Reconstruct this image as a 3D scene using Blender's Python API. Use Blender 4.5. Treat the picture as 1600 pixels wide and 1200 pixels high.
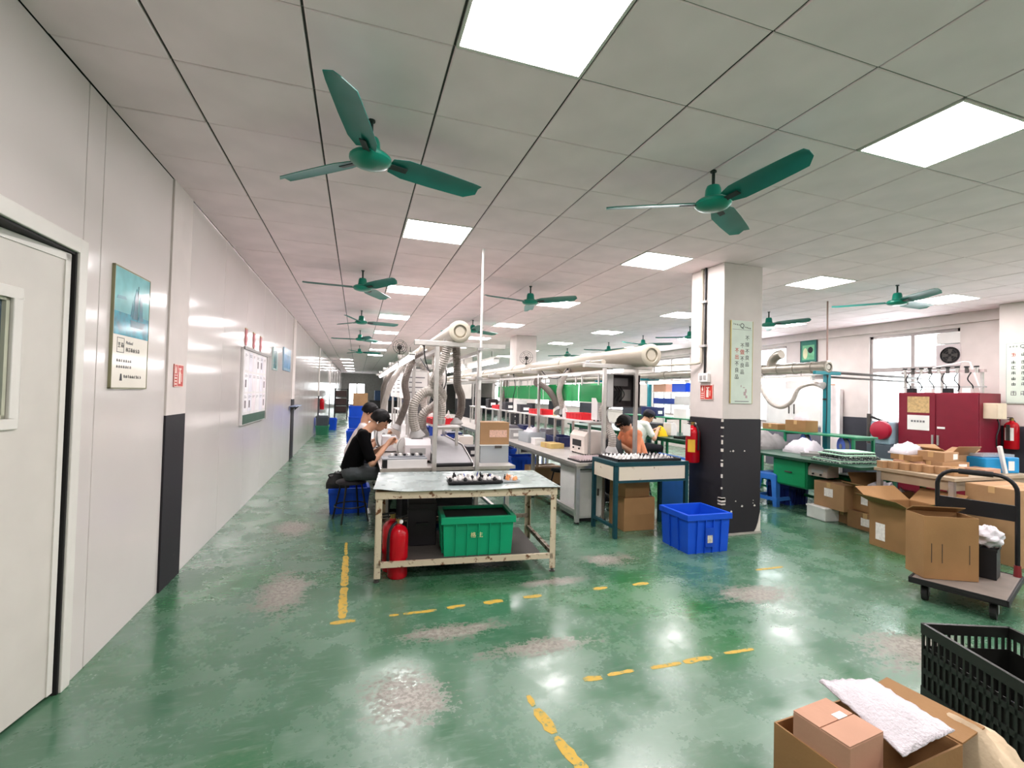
import bpy, bmesh, math, random
import numpy as np
from mathutils import Vector, Matrix, Euler, Quaternion
random.seed(7)
R = math.radians
for o in list(bpy.data.objects):
    bpy.data.objects.remove(o)
S = bpy.context.scene
COL = S.collection

# ------------------------------------------------------------------ camera
CAM_Z = 1.46
yaw, pit, rol = R(18.27), R(1.28), R(1.38)
fw = Vector((math.sin(yaw) * math.cos(pit), math.cos(yaw) * math.cos(pit), math.sin(pit)))
rt = Vector((math.cos(yaw), -math.sin(yaw), 0))
up = rt.cross(fw)
rt2 = rt * math.cos(rol) + up * math.sin(rol)
up2 = -rt * math.sin(rol) + up * math.cos(rol)
cd = bpy.data.cameras.new('camera')
cd.sensor_width = 36
cd.lens = 730.0 / 1600 * 36
cd.clip_start = 0.05
cd.clip_end = 200
cam = bpy.data.objects.new('camera', cd)
m3 = Matrix((rt2, up2, -fw)).transposed()
cam.matrix_world = Matrix.Translation((0, 0, CAM_Z)) @ m3.to_4x4()
COL.objects.link(cam)
S.camera = cam

# ------------------------------------------------------------------ world, exposure
W = bpy.data.worlds.new('sky')
S.world = W
W.use_nodes = True
bg = W.node_tree.nodes['Background']
bg.inputs[0].default_value = (1.0, 0.97, 0.99, 1)
bg.inputs[1].default_value = 5.5
S.view_settings.view_transform = 'Standard'
S.view_settings.look = 'None'
S.view_settings.gamma = 1
S.view_settings.use_curve_mapping = False
S.view_settings.exposure = 1.12
S.cycles.use_denoising = True
S.cycles.max_bounces = 5
S.cycles.diffuse_bounces = 3
S.cycles.glossy_bounces = 2
S.cycles.use_adaptive_sampling = True
S.cycles.adaptive_threshold = 0.08
S.cycles.transparent_max_bounces = 12
S.cycles.sample_clamp_indirect = 6
S.cycles.caustics_reflective = False
S.cycles.caustics_refractive = False
PANEL_POWER = 23.0      # radiance of the ceiling light panels
TUBE_POWER = 7.0        # radiance of the bench tubes

# ------------------------------------------------------------------ materials
def lin(c):
    if isinstance(c, str):
        c = c.lstrip('#')
        c = [int(c[i:i + 2], 16) / 255 for i in (0, 2, 4)]
        return tuple(x / 12.92 if x <= .04045 else ((x + .055) / 1.055) ** 2.4 for x in c)
    return tuple(c)

MATS = {}
def mat(name, col, rough=.5, metal=0., var=.08, vs=6., bump=0., bs=80., emit=None, es=0., alpha=1., spec=.35, rvar=.0, stretch=None):
    if name in MATS:
        return MATS[name]
    m = bpy.data.materials.new(name)
    m.use_nodes = True
    nt = m.node_tree
    b = nt.nodes['Principled BSDF']
    c = lin(col)
    b.inputs['Roughness'].default_value = rough
    b.inputs['Metallic'].default_value = metal
    b.inputs['Specular IOR Level'].default_value = spec
    b.inputs['Base Color'].default_value = (*c, 1)
    if alpha < 1:
        b.inputs['Alpha'].default_value = alpha
    if var or bump or rvar:
        tc = nt.nodes.new('ShaderNodeTexCoord')
        vec = tc.outputs['Object']
        if stretch:
            mp = nt.nodes.new('ShaderNodeMapping')
            mp.inputs['Scale'].default_value = stretch
            nt.links.new(vec, mp.inputs[0])
            vec = mp.outputs[0]
        n = nt.nodes.new('ShaderNodeTexNoise')
        n.inputs['Scale'].default_value = vs
        n.inputs['Detail'].default_value = 2
        nt.links.new(vec, n.inputs['Vector'])
        if var:
            rp = nt.nodes.new('ShaderNodeValToRGB')
            rp.color_ramp.elements[0].position = .3
            rp.color_ramp.elements[1].position = .7
            rp.color_ramp.elements[0].color = (*[max(0, x * (1 - var)) for x in c], 1)
            rp.color_ramp.elements[1].color = (*[min(1, x * (1 + var)) for x in c], 1)
            nt.links.new(n.outputs['Fac'], rp.inputs[0])
            nt.links.new(rp.outputs[0], b.inputs['Base Color'])
        if rvar:
            mr = nt.nodes.new('ShaderNodeMapRange')
            mr.inputs['To Min'].default_value = max(0.02, rough - rvar)
            mr.inputs['To Max'].default_value = rough + rvar
            nt.links.new(n.outputs['Fac'], mr.inputs['Value'])
            nt.links.new(mr.outputs[0], b.inputs['Roughness'])
        if bump:
            n2 = nt.nodes.new('ShaderNodeTexNoise')
            n2.inputs['Scale'].default_value = bs
            n2.inputs['Detail'].default_value = 3
            nt.links.new(vec, n2.inputs['Vector'])
            bp = nt.nodes.new('ShaderNodeBump')
            bp.inputs['Strength'].default_value = bump
            bp.inputs['Distance'].default_value = .01
            nt.links.new(n2.outputs['Fac'], bp.inputs['Height'])
            nt.links.new(bp.outputs[0], b.inputs['Normal'])
    if emit is not None:
        b.inputs['Emission Color'].default_value = (*lin(emit), 1)
        b.inputs['Emission Strength'].default_value = es
    MATS[name] = m
    return m

def worn(name, col, under, amount=.55, scale=9., rough=.5, metal=0., edge=.06, stretch=None, rough2=.75, third=None):
    """paint with chips and stains through which a second colour shows"""
    if name in MATS:
        return MATS[name]
    m = mat(name, col, rough, metal, var=0, spec=.25)
    nt = m.node_tree
    b = nt.nodes['Principled BSDF']
    tc = nt.nodes.new('ShaderNodeTexCoord')
    vec = tc.outputs['Object']
    if stretch:
        mp = nt.nodes.new('ShaderNodeMapping')
        mp.inputs['Scale'].default_value = stretch
        nt.links.new(vec, mp.inputs[0])
        vec = mp.outputs[0]
    n = nt.nodes.new('ShaderNodeTexNoise')
    n.inputs['Scale'].default_value = scale
    n.inputs['Detail'].default_value = 6
    n.inputs['Roughness'].default_value = .62
    nt.links.new(vec, n.inputs['Vector'])
    mr = nt.nodes.new('ShaderNodeMapRange')
    mr.inputs['From Min'].default_value = amount
    mr.inputs['From Max'].default_value = amount + edge
    nt.links.new(n.outputs['Fac'], mr.inputs['Value'])
    mx = nt.nodes.new('ShaderNodeMix')
    mx.data_type = 'RGBA'
    mx.inputs[6].default_value = (*lin(col), 1)
    mx.inputs[7].default_value = (*lin(under), 1)
    nt.links.new(mr.outputs[0], mx.inputs[0])
    nt.links.new(mx.outputs[2], b.inputs['Base Color'])
    m2 = nt.nodes.new('ShaderNodeMapRange')
    m2.inputs['To Min'].default_value = rough
    m2.inputs['To Max'].default_value = rough2
    nt.links.new(mr.outputs[0], m2.inputs['Value'])
    nt.links.new(m2.outputs[0], b.inputs['Roughness'])
    return m

def glassy(name, col, opacity=.12, rough=.05):
    if name in MATS:
        return MATS[name]
    m = bpy.data.materials.new(name)
    m.use_nodes = True
    nt = m.node_tree
    b = nt.nodes['Principled BSDF']
    b.inputs['Base Color'].default_value = (*lin(col), 1)
    b.inputs['Roughness'].default_value = rough
    out = nt.nodes['Material Output']
    t = nt.nodes.new('ShaderNodeBsdfTransparent')
    t.inputs[0].default_value = (*[min(1, .25 + .75 * x) for x in lin(col)], 1)
    mx = nt.nodes.new('ShaderNodeMixShader')
    mx.inputs[0].default_value = opacity
    nt.links.new(t.outputs[0], mx.inputs[1])
    nt.links.new(b.outputs[0], mx.inputs[2])
    nt.links.new(mx.outputs[0], out.inputs[0])
    MATS[name] = m
    return m

def floor_material():
    m = bpy.data.materials.new('green_epoxy_floor')
    m.use_nodes = True
    nt = m.node_tree
    N, L = nt.nodes, nt.links
    b = N['Principled BSDF']
    tc = N.new('ShaderNodeTexCoord')
    P = tc.outputs['Object']
    def noise(scale, det=5, rough=.55, vec=P):
        n = N.new('ShaderNodeTexNoise')
        n.inputs['Scale'].default_value = scale
        n.inputs['Detail'].default_value = det
        n.inputs['Roughness'].default_value = rough
        L.new(vec, n.inputs['Vector'])
        return n.outputs['Fac']
    def rng(v, a, c, lo=0., hi=1.):
        r = N.new('ShaderNodeMapRange')
        r.inputs['From Min'].default_value = a
        r.inputs['From Max'].default_value = c
        r.inputs['To Min'].default_value = lo
        r.inputs['To Max'].default_value = hi
        L.new(v, r.inputs['Value'])
        return r.outputs[0]
    def math_(op, a, c):
        n = N.new('ShaderNodeMath')
        n.operation = op
        for i, v in enumerate((a, c)):
            if isinstance(v, (int, float)):
                n.inputs[i].default_value = v
            else:
                L.new(v, n.inputs[i])
        return n.outputs[0]
    def mixc(f, a, c):
        n = N.new('ShaderNodeMix')
        n.data_type = 'RGBA'
        L.new(f, n.inputs[0])
        for i, v in ((6, a), (7, c)):
            if isinstance(v, tuple):
                n.inputs[i].default_value = (*v, 1)
            else:
                L.new(v, n.inputs[i])
        return n.outputs[2]
    n1 = noise(.55, 2)
    n2 = noise(3.2, 4, .6)
    n4 = noise(38, 2, .7)
    mp = N.new('ShaderNodeMapping')
    mp.inputs['Scale'].default_value = (1, 4, 1)
    L.new(P, mp.inputs[0])
    nsc = noise(6, 3, .7, mp.outputs[0])
    n3 = math_('ADD', math_('MULTIPLY', n2, .78), math_('MULTIPLY', n4, .22))
    base = mixc(rng(n1, .35, .65), lin('#2b5c40'), lin('#4c745b'))
    base = mixc(rng(n1, .46, .32, 0, .7), base, lin('#226f34'))
    base = mixc(rng(n3, .44, .72, 0, .30), base, lin('#7b9484'))
    base = mixc(rng(nsc, .52, .85, 0, .38), base, lin('#94a89a'))
    # bare concrete where traffic has scraped the coating away
    patches = [(-.47, 3.72, .26, .52), (.58, 2.86, .42, .14), (1.05, 2.55, .5, .12), (2.2, 3.72, .35, .2),
               (2.9, 2.8, .45, .22), (.3, 2.3, .3, .3), (1.5, 3.4, .35, .1), (-.6, 5.4, .3, .5), (3.2, 1.9, .5, .3)]
    tot = None
    for (x, y, rx, ry) in patches:
        mm = N.new('ShaderNodeMapping')
        mm.vector_type = 'POINT'
        mm.inputs['Location'].default_value = (-x / rx, -y / ry, 0)
        mm.inputs['Scale'].default_value = (1 / rx, 1 / ry, 0)
        L.new(P, mm.inputs[0])
        le = N.new('ShaderNodeVectorMath')
        le.operation = 'LENGTH'
        L.new(mm.outputs[0], le.inputs[0])
        w = rng(le.outputs['Value'], 0, 1.5, 1, 0)
        tot = w if tot is None else math_('MAXIMUM', tot, w)
    pm = math_('ADD', math_('MULTIPLY', tot, .42), math_('ADD', math_('MULTIPLY', n2, .35), math_('ADD', math_('MULTIPLY', n4, .45), math_('MULTIPLY', nsc, .3))))
    pm = rng(pm, .75, .87, 0, .92)
    conc = mixc(rng(n4, .4, .6), lin('#9c968c'), lin('#6b655d'))
    base = mixc(pm, base, conc)
    L.new(base, b.inputs['Base Color'])
    rg = rng(n3, .36, .64, .16, .36)
    rg = math_('ADD', rg, math_('MULTIPLY', pm, .22))
    L.new(rg, b.inputs['Roughness'])
    b.inputs['Specular IOR Level'].default_value = 1.0
    bp = N.new('ShaderNodeBump')
    bp.inputs['Strength'].default_value = .22
    bp.inputs['Distance'].default_value = .02
    hh = noise(2.2, 2, .6)
    L.new(hh, bp.inputs['Height'])
    L.new(bp.outputs[0], b.inputs['Normal'])
    return m

WHITE = mat('white_panel', '#d5ceca', .13, spec=.5, var=.02, vs=2, bump=.05, bs=1.5)
WPAINT = mat('white_paint', '#d6cdc8', .6, var=.04, vs=5)
FRAMEW = mat('door_frame_white', '#dcd9d2', .35, var=.03)
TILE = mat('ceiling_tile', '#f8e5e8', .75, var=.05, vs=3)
GRID = mat('ceiling_grid', '#6f6c66', .6, var=.05)
GRIDD = mat('ceiling_grid_dark', '#3c3a36', .6, var=.05)
PLENUM = mat('plenum', '#2c2b2a', .9, var=.05)
DADO = worn('grey_dado_paint', '#29272b', '#c9c3bb', .71, 14, .62)
DADOP = mat('grey_wall_dado', '#3a3c44', .6, var=.06)
LIGHTM = mat('light_diffuser', '#ffffff', .4, var=0, emit='#fff7f8', es=PANEL_POWER)
TUBEM = mat('light_tube', '#ffffff', .4, var=0, emit='#fff8fb', es=TUBE_POWER)
LIGHTM.cycles.emission_sampling = 'FRONT'
TUBEM.cycles.emission_sampling = 'NONE'
ALU = mat('aluminium', '#c9c6c2', .32, .75, var=.06, vs=20)
STEEL = mat('sheet_steel', '#aeb4b4', .3, .6, var=.12, vs=7, rvar=.1)
DSTEEL = mat('dark_steel', '#55524f', .45, .5, var=.1)
BLACKM = mat('black_metal', '#1b1b1d', .4, .2, var=.15)
BLACKP = mat('black_plastic', '#17171a', .45, var=.1)
DARKB = mat('dark_box', '#201e22', .55, var=.1)
RUSTY = worn('rusty_cream_paint', '#cdbfa6', '#6e4a30', .56, 16, .55)
RUSTYD = worn('rusty_grey_paint', '#8d8373', '#4d3527', .5, 18, .55)
TEAL = mat('teal_paint', '#13424b', .4, .1, var=.12, vs=12)
TEALP = mat('teal_post_paint', '#117781', .4, var=.08)
GREENP = mat('green_paint', '#1c7d55', .4, var=.12)
GREEND = mat('green_bench_paint', '#1c4a36', .4, var=.14)
FAN = mat('fan_green', '#12806a', .3, .0, var=.08)
FAND = mat('fan_green_blade', '#15756a', .35, .0, var=.1)
FANDK = mat('fan_dark', '#20302c', .5, var=.1)
BLUE = mat('blue_plastic', '#1650cf', .35, var=.06)
BLUES = mat('blue_stool_plastic', '#3f83dd', .35, var=.06)
GREENC = mat('green_crate_plastic', '#0d9a6c', .35, var=.06)
GREENDK = mat('green_crate_edge', '#0a6a4a', .4, var=.06)
REDP = mat('red_plastic', '#e0222e', .35, var=.06)
REDX = mat('extinguisher_red', '#b90a1c', .22, var=.05)
REDCAB = mat('dark_red_cabinet', '#7c192d', .4, var=.06)
REDSIGN = mat('sign_red', '#c6392f', .4, var=.05)
CARD = mat('cardboard', '#a9845f', .8, var=.1, vs=4, bump=.1, bs=50)
CARD2 = mat('cardboard_tan', '#98734b', .8, var=.1, vs=4, bump=.1, bs=50)
CARDP = mat('cardboard_pink', '#b98e76', .8, var=.08, vs=4, bump=.1, bs=50)
CARDD = mat('cardboard_inside', '#8d6a48', .85, var=.1)
TAPE = mat('packing_tape', '#c8a373', .25, var=.05)
PAPER = mat('paper_white', '#efeeea', .7, var=.03)
PLASTW = mat('white_plastic', '#e8e6e3', .4, var=.04)
PLASTG = mat('grey_plastic', '#a7a5a3', .45, var=.06)
DUCT = mat('duct_pvc', '#bab2a2', .4, var=.06, vs=5)
DUCTG = mat('duct_galvanised', '#969186', .35, .5, var=.1, vs=7)
HOSE = mat('hose_grey', '#a7a098', .5, var=.1, vs=10)
HOSED = mat('hose_dark', '#6c645d', .55, var=.12, vs=10)
BELT = mat('conveyor_belt', '#9d9c9e', .45, var=.06)
TOPG = mat('bench_laminate', '#b8b3ae', .35, var=.07, vs=5)
TOPW = mat('bench_white', '#e5e3e1', .4, var=.04)
RUBBER = mat('rubber', '#1e1d1d', .7, var=.1)
FILM = mat('white_film', '#d6d2d8', .3, var=.06, vs=14, bump=.6, bs=14)
YELLOW = worn('yellow_floor_paint', '#bd9c3e', '#5f7d62', .54, 34, .5, edge=.1)
GREENACR = glassy('green_acrylic', '#04a355', .72, .1)
GLASS = glassy('window_glass', '#eef5f5', .1, .03)
CLEARP = glassy('clear_plastic', '#dfe4e6', .38, .15)
SKIN = mat('skin', '#c99a7d', .5, var=.05)
HAIR = mat('hair_black', '#0a090a', .55, spec=.2, var=.3, vs=40, bump=.5, bs=120)
SHB = mat('shirt_black', '#060607', .9, spec=.08, var=.2, bump=.4, bs=12)
SHW = mat('shirt_white', '#e6ece4', .8, var=.04, bump=.5, bs=12)
SHO = mat('shirt_orange', '#f29a70', .8, var=.06, bump=.5, bs=12)
SHP = mat('shirt_pale', '#ddd2d0', .8, var=.06, bump=.5, bs=12)
TRD = mat('trousers_dark', '#23242c', .8, var=.15, bump=.4, bs=12)
TRG = mat('trousers_grey', '#4a4f52', .8, var=.15, bump=.4, bs=12)
SHOE = mat('shoe_black', '#161616', .5, var=.1)

# ------------------------------------------------------------------ mesh helpers
class M:
    def __init__(s):
        s.v, s.f = [], []
    def raw(s, vs, fs, T=None):
        n = len(s.v)
        s.v += [tuple(T @ Vector(q)) if T is not None else tuple(q) for q in vs]
        s.f += [tuple(i + n for i in f) for f in fs]
        return s
    def bx(s, x0, x1, y0, y1, z0, z1, T=None):
        vs = [(x0, y0, z0), (x1, y0, z0), (x1, y1, z0), (x0, y1, z0), (x0, y0, z1), (x1, y0, z1), (x1, y1, z1), (x0, y1, z1)]
        return s.raw(vs, [(3, 2, 1, 0), (4, 5, 6, 7), (0, 1, 5, 4), (1, 2, 6, 5), (2, 3, 7, 6), (3, 0, 4, 7)], T)
    def box(s, c, d, rz=0, T=None):
        t = Matrix.Translation(c) @ Matrix.Rotation(rz, 4, 'Z')
        if T is not None:
            t = T @ t
        a, b, h = d[0] / 2, d[1] / 2, d[2] / 2
        return s.bx(-a, a, -b, b, -h, h, t)
    def taper(s, x0, x1, y0, y1, z0, z1, tx, ty, T=None):
        """box whose top is wider by tx, ty on every side"""
        vs = [(x0, y0, z0), (x1, y0, z0), (x1, y1, z0), (x0, y1, z0), (x0 - tx, y0 - ty, z1), (x1 + tx, y0 - ty, z1), (x1 + tx, y1 + ty, z1), (x0 - tx, y1 + ty, z1)]
        return s.raw(vs, [(3, 2, 1, 0), (4, 5, 6, 7), (0, 1, 5, 4), (1, 2, 6, 5), (2, 3, 7, 6), (3, 0, 4, 7)], T)
    def cyl(s, p0, p1, r0, r1=None, n=12, T=None):
        r1 = r0 if r1 is None else r1
        p0, p1 = Vector(p0), Vector(p1)
        d = (p1 - p0).normalized()
        a = d.orthogonal().normalized()
        b = d.cross(a)
        vs = []
        for p, r in ((p0, r0), (p1, r1)):
            for k in range(n):
                t = 2 * math.pi * k / n
                vs.append(p + (a * math.cos(t) + b * math.sin(t)) * r)
        fs = [(k, (k + 1) % n, n + (k + 1) % n, n + k) for k in range(n)]
        fs += [tuple(range(n - 1, -1, -1)), tuple(range(n, 2 * n))]
        return s.raw(vs, fs, T)
    def tube(s, pts, r, n=8, T=None, closed=False):
        pts = [Vector(p) for p in pts]
        k = len(pts)
        rr = r if isinstance(r, (list, tuple)) else [r] * k
        vs = []
        a = None
        for i, p in enumerate(pts):
            if closed:
                d = pts[(i + 1) % k] - pts[i - 1]
            else:
                d = pts[min(i + 1, k - 1)] - pts[max(i - 1, 0)]
            d.normalize()
            if a is None:
                a = d.orthogonal().normalized()
            a = (a - d * a.dot(d))
            if a.length < 1e-6:
                a = d.orthogonal()
            a.normalize()
            b = d.cross(a)
            for j in range(n):
                t = 2 * math.pi * j / n
                vs.append(p + (a * math.cos(t) + b * math.sin(t)) * rr[i])
        fs = []
        for i in range(k if closed else k - 1):
            i2 = (i + 1) % k
            for j in range(n):
                j2 = (j + 1) % n
                fs.append((i * n + j, i * n + j2, i2 * n + j2, i2 * n + j))
        if not closed:
            fs += [tuple(range(n - 1, -1, -1)), tuple(range((k - 1) * n, k * n))]
        return s.raw(vs, fs, T)
    def lathe(s, prof, n=20, T=None):
        """profile of (radius, z) about z, ends capped"""
        vs = []
        for r, z in prof:
            for j in range(n):
                t = 2 * math.pi * j / n
                vs.append((r * math.cos(t), r * math.sin(t), z))
        fs = []
        for i in range(len(prof) - 1):
            for j in range(n):
                j2 = (j + 1) % n
                fs.append((i * n + j, i * n + j2, (i + 1) * n + j2, (i + 1) * n + j))
        fs += [tuple(range(n - 1, -1, -1)), tuple(range((len(prof) - 1) * n, len(prof) * n))]
        return s.raw(vs, fs, T)
    def prism(s, poly, z0, z1, T=None):
        n = len(poly)
        vs = [(x, y, z0) for x, y in poly] + [(x, y, z1) for x, y in poly]
        fs = [tuple(range(n - 1, -1, -1)), tuple(range(n, 2 * n))] + [(k, (k + 1) % n, n + (k + 1) % n, n + k) for k in range(n)]
        return s.raw(vs, fs, T)
    def ball(s, c, r, n=12, m=8, T=None):
        r = (r, r, r) if isinstance(r, (int, float)) else r
        vs, fs = [], []
        for i in range(m + 1):
            ph = math.pi * i / m
            for j in range(n):
                t = 2 * math.pi * j / n
                vs.append((c[0] + r[0] * math.sin(ph) * math.cos(t), c[1] + r[1] * math.sin(ph) * math.sin(t), c[2] - r[2] * math.cos(ph)))
        for i in range(m):
            for j in range(n):
                j2 = (j + 1) % n
                fs.append((i * n + j, i * n + j2, (i + 1) * n + j2, (i + 1) * n + j))
        return s.raw(vs, fs, T)
    def mesh(s, name):
        me = bpy.data.meshes.new(name)
        me.from_pydata([tuple(v) for v in s.v], [], s.f)
        me.validate()
        bm = bmesh.new()
        bm.from_mesh(me)
        bmesh.ops.remove_doubles(bm, verts=bm.verts, dist=1e-6)
        bmesh.ops.recalc_face_normals(bm, faces=bm.faces)
        bm.to_mesh(me)
        bm.free()
        return me
    def ob(s, name, material, parent=None, smooth=False, bevel=0., loc=None, rz=0.):
        me = s.mesh(name)
        me.materials.append(material)
        if smooth:
            for p in me.polygons:
                p.use_smooth = True
            try:
                me.set_sharp_from_angle(angle=R(38))
            except Exception:
                pass
        o = bpy.data.objects.new(name, me)
        COL.objects.link(o)
        if parent is not None:
            o.parent = parent
        if loc is not None:
            o.location = loc
        o.rotation_euler.z = rz
        if bevel:
            b = o.modifiers.new('edge', 'BEVEL')
            b.width = bevel
            b.segments = 2
            b.limit_method = 'ANGLE'
            b.angle_limit = R(40)
        return o

def spline(pts, n=10):
    P = [Vector(p) for p in pts]
    P = [P[0] * 2 - P[1]] + P + [P[-1] * 2 - P[-2]]
    out = []
    for i in range(1, len(P) - 2):
        for k in range(n):
            t = k / n
            a, b, c, d = P[i - 1], P[i], P[i + 1], P[i + 2]
            out.append(.5 * ((2 * b) + (-a + c) * t + (2 * a - 5 * b + 4 * c - d) * t * t + (-a + 3 * b - 3 * c + d) * t ** 3))
    out.append(P[-2])
    return out

def tag(o, label=None, cat=None, group=None, kind=None):
    if label:
        o['label'] = label
    if cat:
        o['category'] = cat
    if group:
        o['group'] = group
    if kind:
        o['kind'] = kind
    return o

def thing(name, label, cat, loc=(0, 0, 0), rz=0., group=None, kind=None):
    o = bpy.data.objects.new(name, None)
    o.empty_display_size = .05
    COL.objects.link(o)
    o.location = loc
    o.rotation_euler.z = rz
    return tag(o, label, cat, group, kind)

def kids(o):
    return [c for c in COL.objects if c.parent == o]

def copy_tree(o, loc=None, rz=None, label=None, parent=None, group=None):
    c = o.copy()
    COL.objects.link(c)
    if parent is not None:
        c.parent = parent
    if loc is not None:
        c.location = loc
    if rz is not None:
        c.rotation_euler.z = rz
    if label:
        c['label'] = label
    if group:
        c['group'] = group
    for k in kids(o):
        copy_tree(k, parent=c)
    return c

def text(s, size, material, parent, loc, rot, name='lettering', align='CENTER', ext=.0006):
    cu = bpy.data.curves.new(name, 'FONT')
    cu.body = s
    cu.size = size
    cu.align_x = align
    cu.align_y = 'CENTER'
    cu.extrude = ext
    cu.resolution_u = 2
    t = bpy.data.objects.new(name + '_source', cu)
    COL.objects.link(t)
    dg = bpy.context.evaluated_depsgraph_get()
    dg.update()
    me = bpy.data.meshes.new_from_object(t.evaluated_get(dg))
    bpy.data.objects.remove(t)
    me.materials.clear()
    me.materials.append(material)
    o = bpy.data.objects.new(name, me)
    COL.objects.link(o)
    o.parent = parent
    o.location = loc
    o.rotation_euler = rot
    return o

ORD = ['first', 'second', 'third', 'fourth', 'fifth', 'sixth', 'seventh', 'eighth', 'ninth', 'tenth', 'eleventh', 'twelfth']
INK = mat('print_ink', '#2b2b2e', .6, var=0)
INKG = mat('print_ink_grey', '#77777a', .6, var=0)
INKR = mat('print_ink_red', '#c2301f', .6, var=0)
# ------------------------------------------------------------------ the room
XL, XR, YN, YF, H = -1.30, 9.25, -2.6, 42.0, 2.95
GX0, GA, GY0, GB = -1.449, .6, 1.965, .525          # ceiling grid

def project(x, y, z):
    v = m3.transposed() @ Vector((x, y, z - CAM_Z))
    if v.z > -.05:
        return None
    return (800 + 730 * v.x / -v.z, 600 - 730 * v.y / -v.z)

fl = M().bx(XL - .1, XR + .1, YN, YF, -.1, 0).ob('floor', floor_material())
tag(fl, 'worn glossy green epoxy floor with bare concrete patches', kind='structure')

def mark(pts, w):
    """worn strip of floor paint with ragged edges from pts[0] to pts[1]"""
    (x0, y0), (x1, y1) = pts
    L = math.hypot(x1 - x0, y1 - y0)
    n = max(2, int(L / .03))
    dx, dy = (x1 - x0) / L, (y1 - y0) / L
    a, b = [], []
    for i in range(n + 1):
        t = i / n
        e = .55 if i in (0, n) else 1
        wa = w / 2 * e * random.uniform(.7, 1.12)
        wb = w / 2 * e * random.uniform(.7, 1.12)
        px, py = x0 + (x1 - x0) * t, y0 + (y1 - y0) * t
        a.append((px - dy * wa, py + dx * wa))
        b.append((px + dy * wb, py - dx * wb))
    me = M()
    for i in range(n):
        me.prism([a[i], b[i], b[i + 1], a[i + 1]], 0.0, .0012)
    return me.ob('floor_marking', YELLOW, fl)
for seg, w in [(((-.06, 4.78), (-.055, 4.42)), .03), (((-.055, 4.40), (-.05, 3.72)), .055), (((-.05, 3.70), (-.05, 3.20)), .06), (((-.12, 3.155), (.03, 3.15)), .05),
               (((.24, 3.16), (.30, 3.16)), .035), (((.33, 3.16), (.55, 3.16)), .04), (((.62, 3.17), (.75, 3.18)), .045), (((.88, 3.18), (1.02, 3.18)), .06),
               (((1.18, 3.19), (1.32, 3.19)), .05), (((1.74, 3.19), (1.86, 3.19)), .045), (((2.08, 3.18), (2.22, 3.18)), .05), (((3.3, 3.18), (3.6, 3.18)), .03),
               (((1.15, 2.19), (1.25, 2.18)), .05), (((1.29, 2.19), (1.45, 2.19)), .03), (((1.55, 2.18), (1.74, 2.18)), .035), (((1.76, 2.18), (1.95, 2.18)), .045), (((2.05, 2.19), (2.25, 2.18)), .03),
               (((.83, 2.15), (.83, 2.07)), .035), (((.835, 2.05), (.85, 1.88)), .055), (((.85, 1.86), (.885, 1.64)), .055), (((.89, 1.62), (.90, 1.30)), .05), (((4.1, 1.75), (4.3, 1.76)), .05)]:
    mark(seg, w)

# ceiling with its tiles
ceil = M().bx(XL - .1, XR + .1, YN, YF, H + .035, H + .12).ob('ceiling', PLENUM)
tag(ceil, 'suspended ceiling of pale grey tiles in a dark grid', kind='structure')
LIGHT_COLS = (3, 7, 11, 15)
LIGHT_ROWS = (-6, -1, 4, 9, 14, 19, 24, 29, 34)
light_cells = {(i, j) for i in LIGHT_COLS for j in LIGHT_ROWS} | {(1, j) for j in (41, 46, 52, 59, 67)}
cells = []
for i in range(0, 18):
    x0, x1 = max(GX0 + GA * i, XL), min(GX0 + GA * (i + 1), XR)
    for j in range(-9, 77):
        y0, y1 = max(GY0 + GB * j, YN), min(GY0 + GB * (j + 1), YF)
        if y1 - y0 < .05 or (i, j) in light_cells:
            continue
        ps = [project(x, y, H) for x in (x0, x1) for y in (y0, y1)]
        if any(p is None for p in ps):
            ar = 0
        else:
            cx = sum(p[0] for p in ps) / 4
            cy = sum(p[1] for p in ps) / 4
            inside = -60 < cx < 1660 and -60 < cy < 1260
            d1 = (ps[3][0] - ps[0][0], ps[3][1] - ps[0][1])
            d2 = (ps[2][0] - ps[1][0], ps[2][1] - ps[1][1])
            ar = abs(d1[0] * d2[1] - d1[1] * d2[0]) / 2 if inside else 0
        cells.append((ar, i, j, x0, x1, y0, y1))
cells.sort(reverse=True)
tile_mesh = {}
rest = M()
GXW, GYW = .0055, .003
for k, (ar, i, j, x0, x1, y0, y1) in enumerate(cells):
    w, d = x1 - x0 - 2 * GXW, y1 - y0 - 2 * GYW
    if k < 290 and ar > 60:
        key = (round(w, 3), round(d, 3))
        if key not in tile_mesh:
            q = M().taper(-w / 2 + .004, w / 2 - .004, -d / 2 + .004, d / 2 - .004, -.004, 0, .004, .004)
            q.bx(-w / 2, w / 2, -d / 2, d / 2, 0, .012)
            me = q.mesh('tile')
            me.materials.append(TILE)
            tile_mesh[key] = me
        o = bpy.data.objects.new('tile', tile_mesh[key])
        COL.objects.link(o)
        o.parent = ceil
        o.location = ((x0 + x1) / 2, (y0 + y1) / 2, H + random.uniform(0, .003))
    else:
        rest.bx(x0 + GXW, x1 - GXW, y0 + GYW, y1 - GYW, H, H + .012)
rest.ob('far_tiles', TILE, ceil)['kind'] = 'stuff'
for i in range(1, 18):
    x = GX0 + GA * i
    M().bx(x - .005, x + .005, YN, YF, H + .006, H + .03).ob('grid_bar', GRIDD, ceil)
cross = M()
for j in range(-8, 77):
    y = GY0 + GB * j
    cross.bx(XL, XR, y - .003, y + .003, H + .004, H + .026)
cross.ob('cross_bars', GRID, ceil)['kind'] = 'stuff'

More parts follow.
